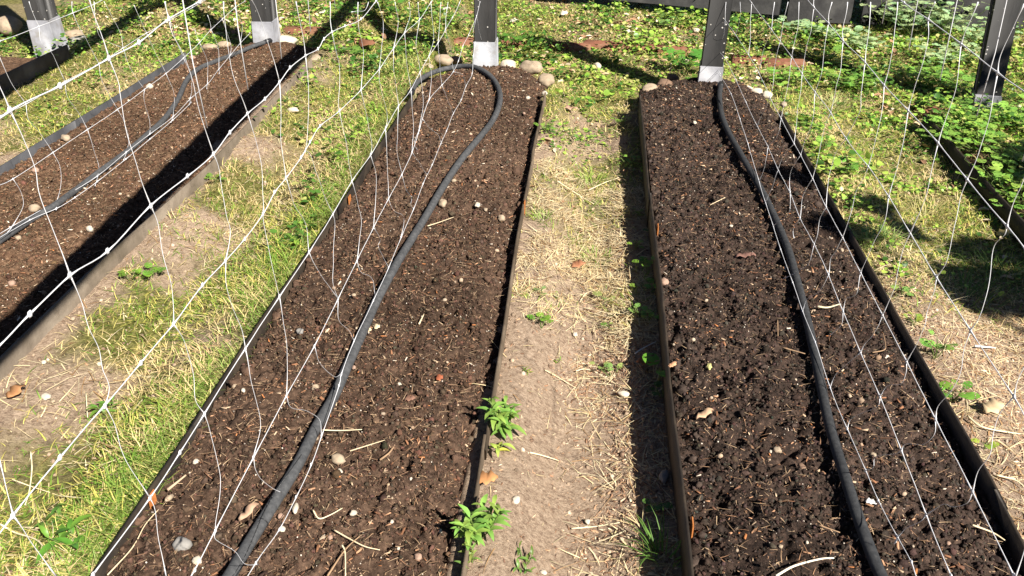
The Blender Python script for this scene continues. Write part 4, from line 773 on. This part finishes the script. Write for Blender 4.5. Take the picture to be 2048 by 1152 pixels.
# ------------------------------------------------------------------ single weeds
def lance(nseg=6, L=1., w=.16, droop=.35, fold=.25, tooth=0.):
    """lance-shaped leaf along +x with a folded midrib"""
    V = []; Q = []
    for i in range(nseg + 1):
        t = i / nseg; hw = w * (math.sin(math.pi * min(1, t * .93 + .05)) ** .8) * (1 - .25 * t) + (tooth * (i % 2)); z = .18 * math.sin(t * 2.2) - droop * t * t
        V += [(t * L, -hw, z + fold * hw), (t * L, 0, z), (t * L, hw, z + fold * hw)]
        if i: a = 3 * i; Q += [(a - 3, a, a + 1, a - 2), (a - 2, a + 1, a + 2, a - 1)]
    return np.array(V), np.array(Q)
def roundleaf(n=12, fold=.1):
    a = np.linspace(0, 2 * np.pi, n, endpoint=False); r = 1 - .25 * np.exp(-((a - np.pi) / .35) ** 2) + .08 * np.exp(-(np.minimum(a, 2 * np.pi - a) / .3) ** 2)
    P = np.stack([.5 + .5 * np.cos(a) * r, .46 * np.sin(a) * r, 0 * a], -1); P[:, 2] = fold * np.abs(P[:, 1]) - .25 * (P[:, 0] - .5) ** 2 + .02 * np.sin(a * 5)
    mid = np.array([(x, 0, -.25 * (x - .5) ** 2) for x in (.25, .5, .75)]); V = np.vstack([P, mid]); T = []
    for i in range(n):
        c = P[i] + P[(i + 1) % n]; m = n + (2 if c[0] / 2 > .66 else 1 if c[0] / 2 > .36 else 0); T.append((i, (i + 1) % n, m))
    T += [(n, n + 1, 3), (n + 1, n + 2, 3), (n + 1, n, 9), (n + 2, n + 1, 9)]; return V, np.array(T)
def orient(V, yaw, pitch, s, P):
    c, sn = math.cos(pitch), math.sin(pitch); V = V * s; V = np.column_stack([V[:, 0] * c - V[:, 2] * sn, V[:, 1], V[:, 0] * sn + V[:, 2] * c])
    c, sn = math.cos(yaw), math.sin(yaw); return np.column_stack([V[:, 0] * c - V[:, 1] * sn, V[:, 0] * sn + V[:, 1] * c, V[:, 2]]) + P
def weed(a, b, zb, kind, size, nl, lab, col=(.20, .36, .07), hgt=.05, name='weed_plant', group='weeds sprouting beside the beds', cat='weed', spread=.012, stems=1):
    p = un(a, b, zb) if zb > .05 else ung(a, b); zb = float(p[2]); root = empty(name, (float(p[0]), float(p[1]), zb), lab, cat, group); mb = MB(); st = MB()
    for s_ in range(stems):
        o = np.array([random.uniform(-spread, spread), random.uniform(-spread, spread), 0]); top = p + o + np.array([random.uniform(-.01, .01), random.uniform(-.01, .01), hgt * random.uniform(.7, 1.1)])
        base = p + o * .05; base[2] = zb - .01; st.tube(catmull([base, (base + top) / 2 + [.003, -.002, 0], top], 4), .0013, 5, (.16, .22, .06)); m_ = max(1, nl // stems)
        for i in range(m_):
            t = .25 + .75 * (i + 1) / m_; c = base + (top - base) * t; yaw = i * 2.4 + random.uniform(-.4, .4) + s_; pit = min(.8, random.uniform(-.05, .85) * (.5 + t * .8)) if kind == 'lance' else random.uniform(-.1, .5)
            sz = size * random.uniform(.6, 1.1) * (1.1 - .35 * t if kind == 'lance' else 1)
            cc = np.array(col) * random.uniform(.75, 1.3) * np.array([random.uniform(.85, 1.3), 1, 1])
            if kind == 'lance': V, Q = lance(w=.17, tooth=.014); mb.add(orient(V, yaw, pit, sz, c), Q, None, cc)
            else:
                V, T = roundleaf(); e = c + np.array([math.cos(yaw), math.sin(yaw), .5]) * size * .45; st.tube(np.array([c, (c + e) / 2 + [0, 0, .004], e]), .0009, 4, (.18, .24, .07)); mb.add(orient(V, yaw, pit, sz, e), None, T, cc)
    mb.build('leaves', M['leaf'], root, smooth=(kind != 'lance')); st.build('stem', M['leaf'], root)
YG = (.22, .34, .05)
weed(1012, 862, .0, 'lance', .046, 66, 'leafy green weed with long toothed leaves halfway down the path, by the edging', hgt=.07, stems=7, spread=.045)
weed(990, 902, .0, 'lance', .042, 6, 'yellowing broad leaves below the leafy weed on the path', (.36, .44, .08), .02, stems=2)
weed(955, 1078, .0, 'lance', .046, 66, 'leafy green weed with long toothed leaves nearest the bottom of the path', hgt=.07, stems=6, spread=.04)
weed(1043, 1128, .0, 'lance', .024, 18, 'low tuft of small leaves at the bottom of the path', (.14, .24, .05), .02, stems=4, spread=.03)
weed(940, 1130, .0, 'lance', .03, 16, 'straggly small-leaved weed against the edging at the bottom', (.20, .30, .07), .03, stems=3, spread=.02)
weed(1312, 775, .0, 'round', .045, 3, 'single bright leaf catching sun in the edging shadow', (.16, .36, .04), .07)
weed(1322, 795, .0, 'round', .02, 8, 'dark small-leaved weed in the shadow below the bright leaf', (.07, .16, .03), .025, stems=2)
weed(1295, 552, .0, 'round', .036, 7, 'bright clump of leaves against the right-hand bed, upper part of the path', (.15, .33, .04), .05, stems=2)
weed(1280, 430, .0, 'round', .014, 8, 'sprig of tiny leaves at the shadow edge beside the straw', YG, .02, stems=2)
weed(1078, 592, .0, 'round', .018, 5, 'small pale seedling on the dirt, topmost of the column', (.25, .36, .12), .02)
weed(1110, 595, .0, 'lance', .014, 9, 'fine-leaved seedling right of the topmost one', (.26, .34, .10), .015, stems=2)
weed(1080, 656, .0, 'round', .024, 6, 'bright green seedling on the bare dirt', (.17, .34, .04), .025, stems=2)
weed(1092, 628, .0, 'lance', .014, 5, 'tiny lime seedling between two larger ones', YG, .012)
weed(1205, 612, .0, 'round', .034, 3, 'two-leaved pale seedling in the middle of the path', (.28, .40, .12), .035)
weed(1225, 658, .0, 'round', .020, 4, 'small round leaf lying in the straw', (.18, .32, .05), .012)
weed(1278, 632, .0, 'round', .018, 9, 'weed half in the edging shadow with a bleached stem', (.18, .33, .08), .03, stems=2)
weed(1105, 722, .0, 'lance', .012, 7, 'tiny seedling near the centre of the dirt, upper one', YG, .01)
weed(1058, 745, .0, 'lance', .016, 10, 'tiny bronze-green tuft near the centre of the dirt', (.24, .30, .06), .012)
weed(1225, 752, .0, 'round', .026, 8, 'wilting flat weed among the wood chips', (.24, .36, .10), .014, stems=3, spread=.03)
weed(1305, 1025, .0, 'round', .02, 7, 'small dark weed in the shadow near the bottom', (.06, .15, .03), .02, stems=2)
weed(1060, 262 + 20, .0, 'round', .02, 4, 'small weed at the far edging tip of the path', (.16, .30, .05), .02)
weed(1102, 265, .0, 'round', .024, 18, 'green clump of round leaves beside the far middle bed edging', (.18, .34, .05), .03, stems=5, spread=.04)
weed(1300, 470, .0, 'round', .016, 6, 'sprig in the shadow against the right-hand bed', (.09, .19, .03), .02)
weed(1868, 716, .0, 'round', .028, 11, 'clover sprig right of the right-hand bed, upper one', (.18, .36, .06), .05, stems=4, spread=.02)
weed(1898, 800, .0, 'round', .034, 9, 'bright clover clump leaning on the right edging', (.17, .37, .05), .045, stems=4, spread=.03)
weed(1962, 898, .0, 'round', .022, 3, 'small lime leaf beside the right edging', (.26, .42, .06), .02)
weed(1825, 650, .0, 'round', .022, 5, 'pair of small leaves right of the right-hand bed', YG, .03, stems=2)
weed(1800, 592, .0, 'round', .028, 6, 'light green leaves at the end of the right grass patch', (.22, .38, .08), .03, stems=2)
weed(262, 563, .0, 'round', .028, 4, 'round-leaved clover on the dirt below the left bed, left one', (.16, .34, .04), .02, stems=2)
weed(302, 555, .0, 'round', .034, 6, 'round-leaved clover on the dirt below the left bed, right one', (.14, .32, .04), .03, stems=2)
weed(425, 365, .0, 'round', .034, 6, 'clover beside the joint of the brown edging', (.17, .33, .05), .02, stems=2)
weed(215, 830, .0, 'lance', .045, 14, 'grassy weed tuft under a mesh knot on the left path', (.12, .25, .04), .03, stems=3, spread=.03)
weed(120, 800 + 245, .0, 'lance', .035, 10, 'dark leafy tuft in the grass at the bottom left', (.10, .22, .04), .02, stems=3, spread=.03)
weed(150, 1085, .0, 'lance', .06, 14, 'broad-bladed weed in the grass near the bottom left edging', (.10, .24, .03), .03, stems=3, spread=.04)
weed(1378, 150, .0, 'round', .085, 12, 'broad-leaved weed with big glossy leaves left of the flecked post', (.10, .27, .04), .09, stems=4, spread=.05)
weed(1395, 168, .0, 'round', .03, 14, 'mound of small leaves under the broad-leaved weed', (.16, .32, .05), .04, stems=5, spread=.05)
weed(1338, 55, .0, 'round', .03, 36, 'leafy clump behind the bricks, left of the flecked post', (.17, .30, .08), .07, stems=9, spread=.10)
weed(1390, 30, .0, 'lance', .10, 14, 'tall arching weed at the fence foot', (.18, .32, .07), .12, stems=4, spread=.05)
weed(1010, 95, .0, 'round', .05, 24, 'bushy clump of leaves right of the white-sleeved post', (.13, .30, .04), .08, stems=7, spread=.09)
weed(1050, 90, .0, 'round', .035, 20, 'low green clump further right of the white-sleeved post', (.15, .30, .05), .05, stems=6, spread=.09)
weed(1340, 200 + 80, .11, 'lance', .012, 4, 'minute seedling on the far end of the right-hand bed', (.2, .36, .1), .012)
weed(905, 50, .0, 'round', .034, 26, 'green clump left of the white-sleeved post behind the bricks', (.16, .32, .05), .06, stems=8, spread=.12)
weed(780, 20, .0, 'round', .05, 16, 'large-leaved clump by the dark board at the top', (.12, .29, .04), .06, stems=6, spread=.12)
weed(712, 115, .0, 'round', .05, 7, 'three-lobed leaf plant in the grass below the bricks', (.14, .30, .05), .03, stems=3, spread=.03)
for i, (a, b, sz, n_, lab) in enumerate([(1290, 640, .02, 6, 'shaded sprout by the right-hand bed, just below the bright clump'), (1268, 500, .018, 6, 'small sprout at the shadow edge above the bright clump'), (1240, 250, .024, 10, 'green sprouts in the upper path near the bed corner'), (1255, 330, .022, 10, 'dark weed in the upper stretch of the edging shadow'), (1180, 285, .02, 8, 'little green weed on the upper path dirt'), (1292, 590, .026, 7, 'leafy weed partly under the edging, below the bright clump'),
    (1640, 300, .03, 14, 'lush light green weed on the right edging, uppermost'), (1690, 350, .032, 16, 'lush light green weed on the right edging, second from the top'), (1720, 420, .026, 12, 'weed beside the leaf shadow on the right edging'), (1620, 262, .024, 12, 'weed at the right edging tip')]): weed(a, b, .0, 'round', sz, n_, lab, (.20, .38, .06), .03, stems=max(2, n_ // 3), spread=.03)
# silver-leaved creeper at the fence, right
random.seed(21)
for a, b, s, h, lab in [(1610, 62, .75, .05, 'pale round-leaved creeper by the first fence gap'), (1680, 78, .8, .06, 'pale creeper trailing in front of the second fence gap'), (1768, 52, 1.0, .17, 'tall grey-green creeper climbing the fence'), (1830, 66, 1.1, .15, 'grey-green creeper mound in front of the wide board'), (1893, 62, 1.15, .17, 'tallest creeper mound with broad leaves at the fence'), (1958, 92, 1.1, .12, 'creeper mound reaching the leaning post'), (1900, 118, 1.0, .07, 'shaded creeper mound in front of the tallest one'), (1735, 88, .8, .05, 'low creeper patch left of the shaded mound')]:
    weed(a, b + 8, .0, 'round', .05, int(80 * s), lab, (.36, .52, .25), h, 'creeper_plant', 'creepers growing along the fence foot', 'creeper', .15 * s, stems=int(20 * s))
for i, (a, b, lab) in enumerate([(1880, 180, 'big-leaved ivy sprawling left of the leaning post sleeve'), (1990, 250, 'dark ivy in front of the leaning post'), (1940, 260, 'glossy ivy clump left of the dark ivy'), (2030, 330, 'ivy clump at the right edge of the photo, upper'), (1960, 300, 'ivy clump beside the right edging'), (2035, 420, 'ivy clump at the right edge of the photo, lower'), (1700, 175, 'leafy clump seen through the net left of the brick'), (1650, 130, 'leafy clump seen through the net near the brick row end'), (1575, 175, 'leafy clump right of the three white stones'), (1960, 210, 'ivy mound at the foot of the leaning post'), (2035, 250, 'ivy clump at the right edge beside the leaning post'), (1900, 290, 'ivy growing over the right edging'), (2000, 370, 'ivy clump behind the right edging, middle'), (1830, 160, 'tall weeds in front of the shaded creeper mound')]):
    weed(a, b, .0, 'round', .042, 70, lab, (.22, .42, .07), .06, 'ivy_plant', 'ivy and broad weeds on the right', 'ivy', .13, stems=18)
# tall grass tufts
def tuft(a, b, n, L, lab, col, rad=.03):
    p = ung(a, b); mb = MB(); an = RNG.random(n) * 6.28; r = rad * np.sqrt(RNG.random(n)); P = np.stack([p[0] + r * np.cos(an), p[1] + r * np.sin(an), 0 * an + p[2]], -1)
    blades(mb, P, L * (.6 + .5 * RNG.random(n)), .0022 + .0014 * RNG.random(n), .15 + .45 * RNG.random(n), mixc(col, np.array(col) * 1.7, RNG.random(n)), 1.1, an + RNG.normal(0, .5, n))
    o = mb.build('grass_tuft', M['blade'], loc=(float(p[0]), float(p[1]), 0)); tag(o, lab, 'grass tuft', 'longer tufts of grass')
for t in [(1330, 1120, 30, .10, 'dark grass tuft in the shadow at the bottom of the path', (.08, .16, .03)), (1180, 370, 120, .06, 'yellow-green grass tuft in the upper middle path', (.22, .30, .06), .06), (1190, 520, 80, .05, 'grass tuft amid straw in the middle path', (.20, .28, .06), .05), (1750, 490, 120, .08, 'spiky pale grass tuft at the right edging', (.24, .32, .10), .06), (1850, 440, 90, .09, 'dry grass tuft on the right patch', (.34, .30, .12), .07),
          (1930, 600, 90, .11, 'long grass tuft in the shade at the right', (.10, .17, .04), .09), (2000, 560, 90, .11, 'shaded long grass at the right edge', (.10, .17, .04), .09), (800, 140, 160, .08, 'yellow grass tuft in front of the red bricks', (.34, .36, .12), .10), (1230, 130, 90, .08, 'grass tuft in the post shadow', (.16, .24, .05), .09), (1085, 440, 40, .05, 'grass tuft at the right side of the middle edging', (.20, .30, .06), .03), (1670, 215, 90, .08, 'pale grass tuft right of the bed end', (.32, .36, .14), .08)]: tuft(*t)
# grass leaning over the middle bed's left edging
mb = MB(); n = 4200; y = 1.0 + 3.0 * RNG.random(n); x = lin(BED[2]['L'], y) - .012 - .05 * RNG.random(n) ** 1.5; k = fbm(y * 2.4, y * 0 + 3, 4, 3) + .1 * (y < 2.2) > .46; x, y = x[k], y[k]; n = len(x)
k = RNG.random(n) < .55; x, y = x[k], y[k]; n = len(x)
blades(mb, np.stack([x, y, gz(x, y)], -1), .03 + .05 * RNG.random(n), .0020 + .0014 * RNG.random(n), .1 + .35 * RNG.random(n), mixc((.17, .29, .045), (.52, .54, .18), RNG.random(n)), .9, -2.1 + RNG.normal(0, .7, n))
tag(mb.build('long_grass', M['blade']), 'longer bright green grass growing against the left edging of the middle bed', 'grass', kind='stuff')
# ------------------------------------------------------------------ single stalks, sticks and dead leaves
def stalk(pix, zb, r, col, lab, name='straw_stalk', cat='straw', k=None, grp='long single stalks and twigs'):
    P = [ung(a, b, zb) for a, b in pix]
    if k: P = [un(a, b, zt(k, a, b) + .014) for a, b in pix]
    mb = MB(); C = catmull(P, 5); mb.tube(C, r * np.linspace(1.1, .6, len(C)), 6, col); o = mb.build(name, M['dry'], smooth=True, loc=tuple(float(q) for q in P[0])); tag(o, lab, cat, grp)
ST = (.70, .56, .36); TW = (.34, .22, .13)
for t in [([(1552, 1152), (1588, 1132), (1640, 1118), (1668, 1116)], 0, .0022, (.82, .74, .58), 'cream stalk lying low on the right-hand bed', 'straw_stalk', 'straw', 3), ([(684, 1090), (690, 1105), (691, 1152)], 0, .0016, PALE, 'pale hooked stalk at the bottom of the middle bed', 'straw_stalk', 'straw', 2),
          ([(668, 1060), (700, 1078), (730, 1093), (760, 1100)], 0, .0015, ST, 'curved tan root in the middle bed foreground', 'root', 'root', 2), ([(626, 1020), (638, 1037), (660, 1030), (685, 1016)], 0, .0015, PALE, 'bent pale stalk right of the long cream pebble', 'straw_stalk', 'straw', 2), ([(655, 1152), (690, 1100), (722, 1070)], 0, .0018, TW, 'brown twig under the pale hooked stalk', 'twig', 'twig', 2),
          ([(335, 980), (350, 968), (372, 950)], 0, .0030, (.50, .36, .24), 'stubby tan stick near the big mesh knot', 'twig', 'twig', 2), ([(215, 1150), (265, 1095), (290, 1050), (318, 1018)], 0, .0013, ST, 'long tan root across the bottom left corner of the middle bed', 'root', 'root', 2), ([(855, 452), (880, 444), (908, 434)], 0, .0015, ST, 'straight straw right of the hose in the middle bed', 'straw_stalk', 'straw', 2),
          ([(645, 860), (680, 861), (724, 859)], 0, .0014, PALE, 'pale straw right of the hose where two strands join', 'straw_stalk', 'straw', 2), ([(838, 648), (848, 628)], 0, .0022, ST, 'short straw piece in the middle bed centre', 'straw_stalk', 'straw', 2), ([(760, 920), (778, 906), (788, 893)], 0, .0022, TW, 'brown twig beside a dark hollow', 'twig', 'twig', 2),
          ([(700, 890 + 12), (770, 880)], 0, .0012, ST, 'thin straw in the middle bed foreground', 'straw_stalk', 'straw', 2), ([(1555, 640), (1556, 672)], 0, .0016, TW, 'upright brown twig on the right-hand bed', 'twig', 'twig', 3), ([(1565, 695), (1612, 708)], 0, .0018, TW, 'reddish twig left of the black hose', 'twig', 'twig', 3), ([(1745, 705), (1768, 700), (1771, 690), (1766, 665)], 0, .0014, TW, 'curly brown root between net strands', 'root', 'root', 3),
          ([(1637, 1140 - 90), (1680, 1065), (2010, 1080)][:2], 0, .0016, TW, 'brown twig by the foot of the black hose', 'twig', 'twig', 3), ([(1945, 1050), (1985, 1065), (2012, 1082)], 0, .0018, ST, 'tan twig in the lower right bed corner', 'twig', 'twig', 3), ([(1635, 613), (1655, 615), (1680, 608)], 0, .0028, (.60, .52, .34), 'flattened pale stalk between net strands', 'straw_stalk', 'straw', 3),
          ([(1060, 905), (1085, 911), (1117, 921)], .006, .0018, PALE, 'white stalk on the dirt right of the leafy weed', 'straw_stalk', 'straw'), ([(1090, 740), (1120, 757), (1152, 776)], .006, .0014, ST, 'thin stalk lying diagonally on the path', 'straw_stalk', 'straw'), ([(1160, 603), (1172, 587), (1196, 578)], .008, .0014, PALE, 'curved pale straw left of the two-leaved seedling', 'straw_stalk', 'straw'),
          ([(1143, 1057), (1190, 1053), (1240, 1045)], .006, .0014, PALE, 'long straw on the wood chips near the bottom', 'straw_stalk', 'straw'), ([(1270, 707), (1285, 697), (1312, 683)], .01, .0018, (.8, .8, .76), 'bleached stalk crossing the edging shadow', 'straw_stalk', 'straw'), ([(1152, 742), (1170, 738), (1195, 745)], .008, .0015, PALE, 'pale straw left of the wilting weed', 'straw_stalk', 'straw'),
          ([(1115, 362), (1150, 385), (1188, 408)], .02, .0017, PALE, 'long stalk crossing the straw pile', 'straw_stalk', 'straw'), ([(1178, 380), (1210, 365), (1238, 355)], .02, .0017, PALE, 'pale stalk at the top of the straw pile', 'straw_stalk', 'straw'), ([(62, 905), (64, 940), (58, 985), (50, 1010)], .02, .0018, PALE, 'upright bleached stalk in the grass at the bottom left', 'straw_stalk', 'straw'),
          ([(0, 1048), (30, 1065), (80, 1085), (105, 1140)], .012, .0020, PALE, 'long bleached stalk under the lowest left mesh knot', 'straw_stalk', 'straw'), ([(25, 960), (60, 972), (100, 985)], .01, .0014, ST, 'straw lying across the bare patch at the left', 'straw_stalk', 'straw'), ([(172, 785), (175, 835)], .02, .0016, PALE, 'short white stalk left of the grassy weed', 'straw_stalk', 'straw'),
          ([(1950, 700 - 8), (1990, 700 - 4)], .01, .003, (.8, .78, .72), 'white splinter under the net at the right path', 'straw_stalk', 'straw'), ([(1935, 832), (1960, 852), (2000, 862), (2040, 868)], .01, .0022, PALE, 'long pale stalk on the right path', 'straw_stalk', 'straw'), ([(1992, 950), (2030, 960), (2050, 975)], .01, .0020, PALE, 'pale stalk at the right edge of the photo', 'straw_stalk', 'straw'), ([(1450, 395), (1420, 410)], 0, .0014, ST, 'small straw in the far right-hand bed', 'straw_stalk', 'straw', 3)]: stalk(*t)
def deadleaf(a, b, zb, L, w, yaw, col, lab, curl=.5, name='dead_leaf'):
    p = un(a, b, zb) if zb > .05 else ung(a, b, zb); zb = float(p[2]); V, Q = lance(8, 1., w / L, .1, curl * .4); V[:, 2] += .06 * np.sin(V[:, 0] * 9 + yaw) + .05 * np.sin(V[:, 1] * 40 + V[:, 0] * 13); V[:, 1] *= 1 + .3 * np.sin(V[:, 0] * 17 + yaw * 5); mb = MB(); mb.add(orient(V - [.5, 0, 0], yaw, .1, L, p + [0, 0, .006]), Q, None, col)
    o = mb.build(name, M['dry'], loc=(float(p[0]), float(p[1]), zb)); m = o.modifiers.new('thick', 'SOLIDIFY'); m.thickness = .0008; tag(o, lab, 'leaf', 'fallen dead leaves')
for t in [(1490, 518, zt(3, 1490, 518), .06, .012, -.1, (.24, .13, .10), 'brown dead leaf on the upper right-hand bed'), (735, 92, .03, .09, .05, 1.2, (.20, .09, .05), 'curled brown leaf left of the red bricks'), (880, 760, zt(2, 880, 760), .022, .009, 1., (.32, .10, .05), 'rust red chip in the middle bed'), (1157, 535, .01, .05, .02, .4, (.38, .17, .09), 'reddish dead leaf amid the straw'),
          (1290, 730, .01, .05, .02, -.4, (.28, .12, .06), 'brown leaf in the edging shadow'), (35, 788, .01, .05, .018, 1.2, (.36, .18, .08), 'orange brown leaf on the left path'), (1985, 822, .01, .06, .022, .6, (.60, .45, .27), 'tan dead leaf on the right path'), (2008, 472, .05, .05, .022, .2, (.66, .52, .20), 'yellow leaf caught under the net at the right'), (975, 965, .01, .045, .02, .3, (.50, .24, .10), 'orange leaf beside the middle edging'),
          (755, 658, zt(2, 755, 658) + .004, .020, .008, 1.1, (.66, .52, .33), 'cream chip right of the middle hose'), (738, 664, zt(2, 738, 664) + .004, .020, .008, 1.3, (.58, .42, .27), 'tan chip touching the middle hose'), (1740, 1010, zt(3, 1740, 1010) + .004, .022, .008, -.5, (.9, .88, .84), 'bright white chip right of the black hose'), (2030, 1078, zt(3, 2030, 1078) + .004, .035, .01, -.5, (.55, .36, .22), 'tan leaf in the bottom right bed corner'),
          (820, 803, zt(2, 820, 803) + .004, .026, .012, .2, (.24, .13, .09), 'dark bark piece in the middle bed'), (500, 1030, zt(2, 500, 1030) + .004, .05, .009, 1.0, (.46, .30, .20), 'split bark sliver left of the middle hose'), (480, 1115, zt(2, 458, 1115) + .004, .045, .01, 1.1, (.46, .28, .18), 'bark sliver at the very bottom beside the hose'), (1345, 735, zt(3, 1358, 735) + .004, .03, .008, .8, (.60, .32, .18), 'orange bark flake at the edge of the right-hand bed'),
          (1410, 835, zt(3, 1410, 835) + .004, .05, .010, .5, (.52, .34, .21), 'long bark splinter near the edging of the right-hand bed'), (1418, 738, zt(3, 1418, 738) + .004, .026, .006, 1.5, (.50, .46, .18), 'olive seed pod on the right-hand bed'), (1258, 68, .01, .08, .024, -.6, (.78, .68, .54), 'pale curled leaf above the brick row'), (1128, 30, .01, .07, .024, 1.3, (.76, .66, .5), 'pale upright leaf near the fence'), (1028, 45, .01, .06, .025, .6, (.75, .68, .56), 'pale dead leaf right of the white-sleeved post'),
          (893, 22, .01, .05, .03, .3, (.8, .76, .66), 'white dead leaf left of the white-sleeved post'), (647, 28, .01, .06, .024, .5, (.78, .68, .5), 'pale dead leaf near the crossing shadows'), (1140, 222, .01, .07, .022, -.3, (.52, .32, .22), 'pinkish dead leaf in the far middle path')]: deadleaf(*t)
# ------------------------------------------------------------------ unseen tree added right of the camera to cast leaf shade into view
def shade_tree():
    root = empty('unseen_shade_tree', (4.6, -1.2, 0), 'unseen leafy tree added right of the beds, its leaf clusters placed to shade the right-hand grass', 'tree')
    rn = random.Random(5); tr = MB(); cr = MB(); hub = np.array([4.55, -1.15, 1.9]); tr.tube(catmull([(4.6, -1.2, -.05), (4.58, -1.18, 1.0), hub, (4.4, -1.0, 2.9)], 6), np.linspace(.11, .05, 19), 10)
    # patches of shade on the ground: (x, y, rx, ry, leaves)
    for sx, sy, rx, ry, nl, hz in [(1.22, 2.52, .22, .13, 620, 2.3), (1.50, 2.45, .22, .18, 620, 2.35), (1.30, 2.78, .13, .07, 200, 2.35), (1.02, 2.86, .07, .05, 110, 2.3), (.72, 2.78, .10, .055, 260, 2.3), (.60, 3.16, .10, .035, 160, 2.3), (.93, 3.02, .10, .05, 90, 2.3), (1.60, 3.35, .16, .35, 170, 2.5), (1.95, 3.6, .25, .35, 110, 2.6), (1.75, 4.35, .22, .12, 60, 2.6), (1.9, 2.9, .3, .3, 220, 2.5)]:
        c = np.array([sx - KX * hz, sy - KY * hz, hz]); tr.tube(catmull([hub, (hub + c) / 2 + [0, 0, .25], c], 5), np.linspace(.03, .006, 11), 6)
        n = nl; an = RNG.random(n) * 6.28; r = np.sqrt(RNG.random(n)); dz = RNG.normal(0, .07, n); P = np.stack([c[0] + rx * r * np.cos(an) - KX * dz, c[1] + ry * r * np.sin(an) - KY * dz, hz + dz], -1)
        scatter(cr, LV, LT, P, .035 + .03 * RNG.random(n), rand_rot(n, .6), mixc((.08, .18, .03), (.14, .26, .05), RNG.random(n)))
    tr.build('trunk', M['bark'], root, smooth=True, tint=False); cr.build('crown', M['leaf'], root)
shade_tree()
# ------------------------------------------------------------------ camera, light, world
cd = bpy.data.cameras.new('camera'); cam = bpy.data.objects.new('camera', cd); COL.objects.link(cam); SC.camera = cam
cd.sensor_width = 36; cd.lens = F / 2048 * 36; cd.clip_start = .02; cd.clip_end = 500
cam.matrix_world = Matrix(((R[0], U[0], -W[0], 0), (R[1], U[1], -W[1], 0), (R[2], U[2], -W[2], H), (0, 0, 0, 1)))
sd = bpy.data.lights.new('sun', 'SUN'); sun = bpy.data.objects.new('sun', sd); COL.objects.link(sun)
tv = Vector((KX, KY, -1)).normalized(); sun.rotation_euler = tv.to_track_quat('-Z', 'Y').to_euler(); sun.location = (3, -3, 6)
sd.energy = 5.0; sd.angle = math.radians(.55); sd.color = (1., .95, .87)
SC.world = bpy.data.worlds.new('World'); SC.world.use_nodes = True; wn = SC.world.node_tree; bg = wn.nodes['Background']
sk = wn.nodes.new('ShaderNodeTexSky'); sk.sky_type = 'NISHITA'; sk.sun_disc = False; sk.air_density = .35; sk.dust_density = .1; sk.sun_elevation = math.asin(-tv.z); sk.sun_rotation = math.atan2(-tv.x, -tv.y)
wn.links.new(sk.outputs[0], bg.inputs['Color']); bg.inputs['Strength'].default_value = .05
SC.view_settings.view_transform = 'Standard'; SC.view_settings.look = 'None'; SC.view_settings.exposure = 1.05; SC.view_settings.gamma = 1
SC.render.engine = 'CYCLES'
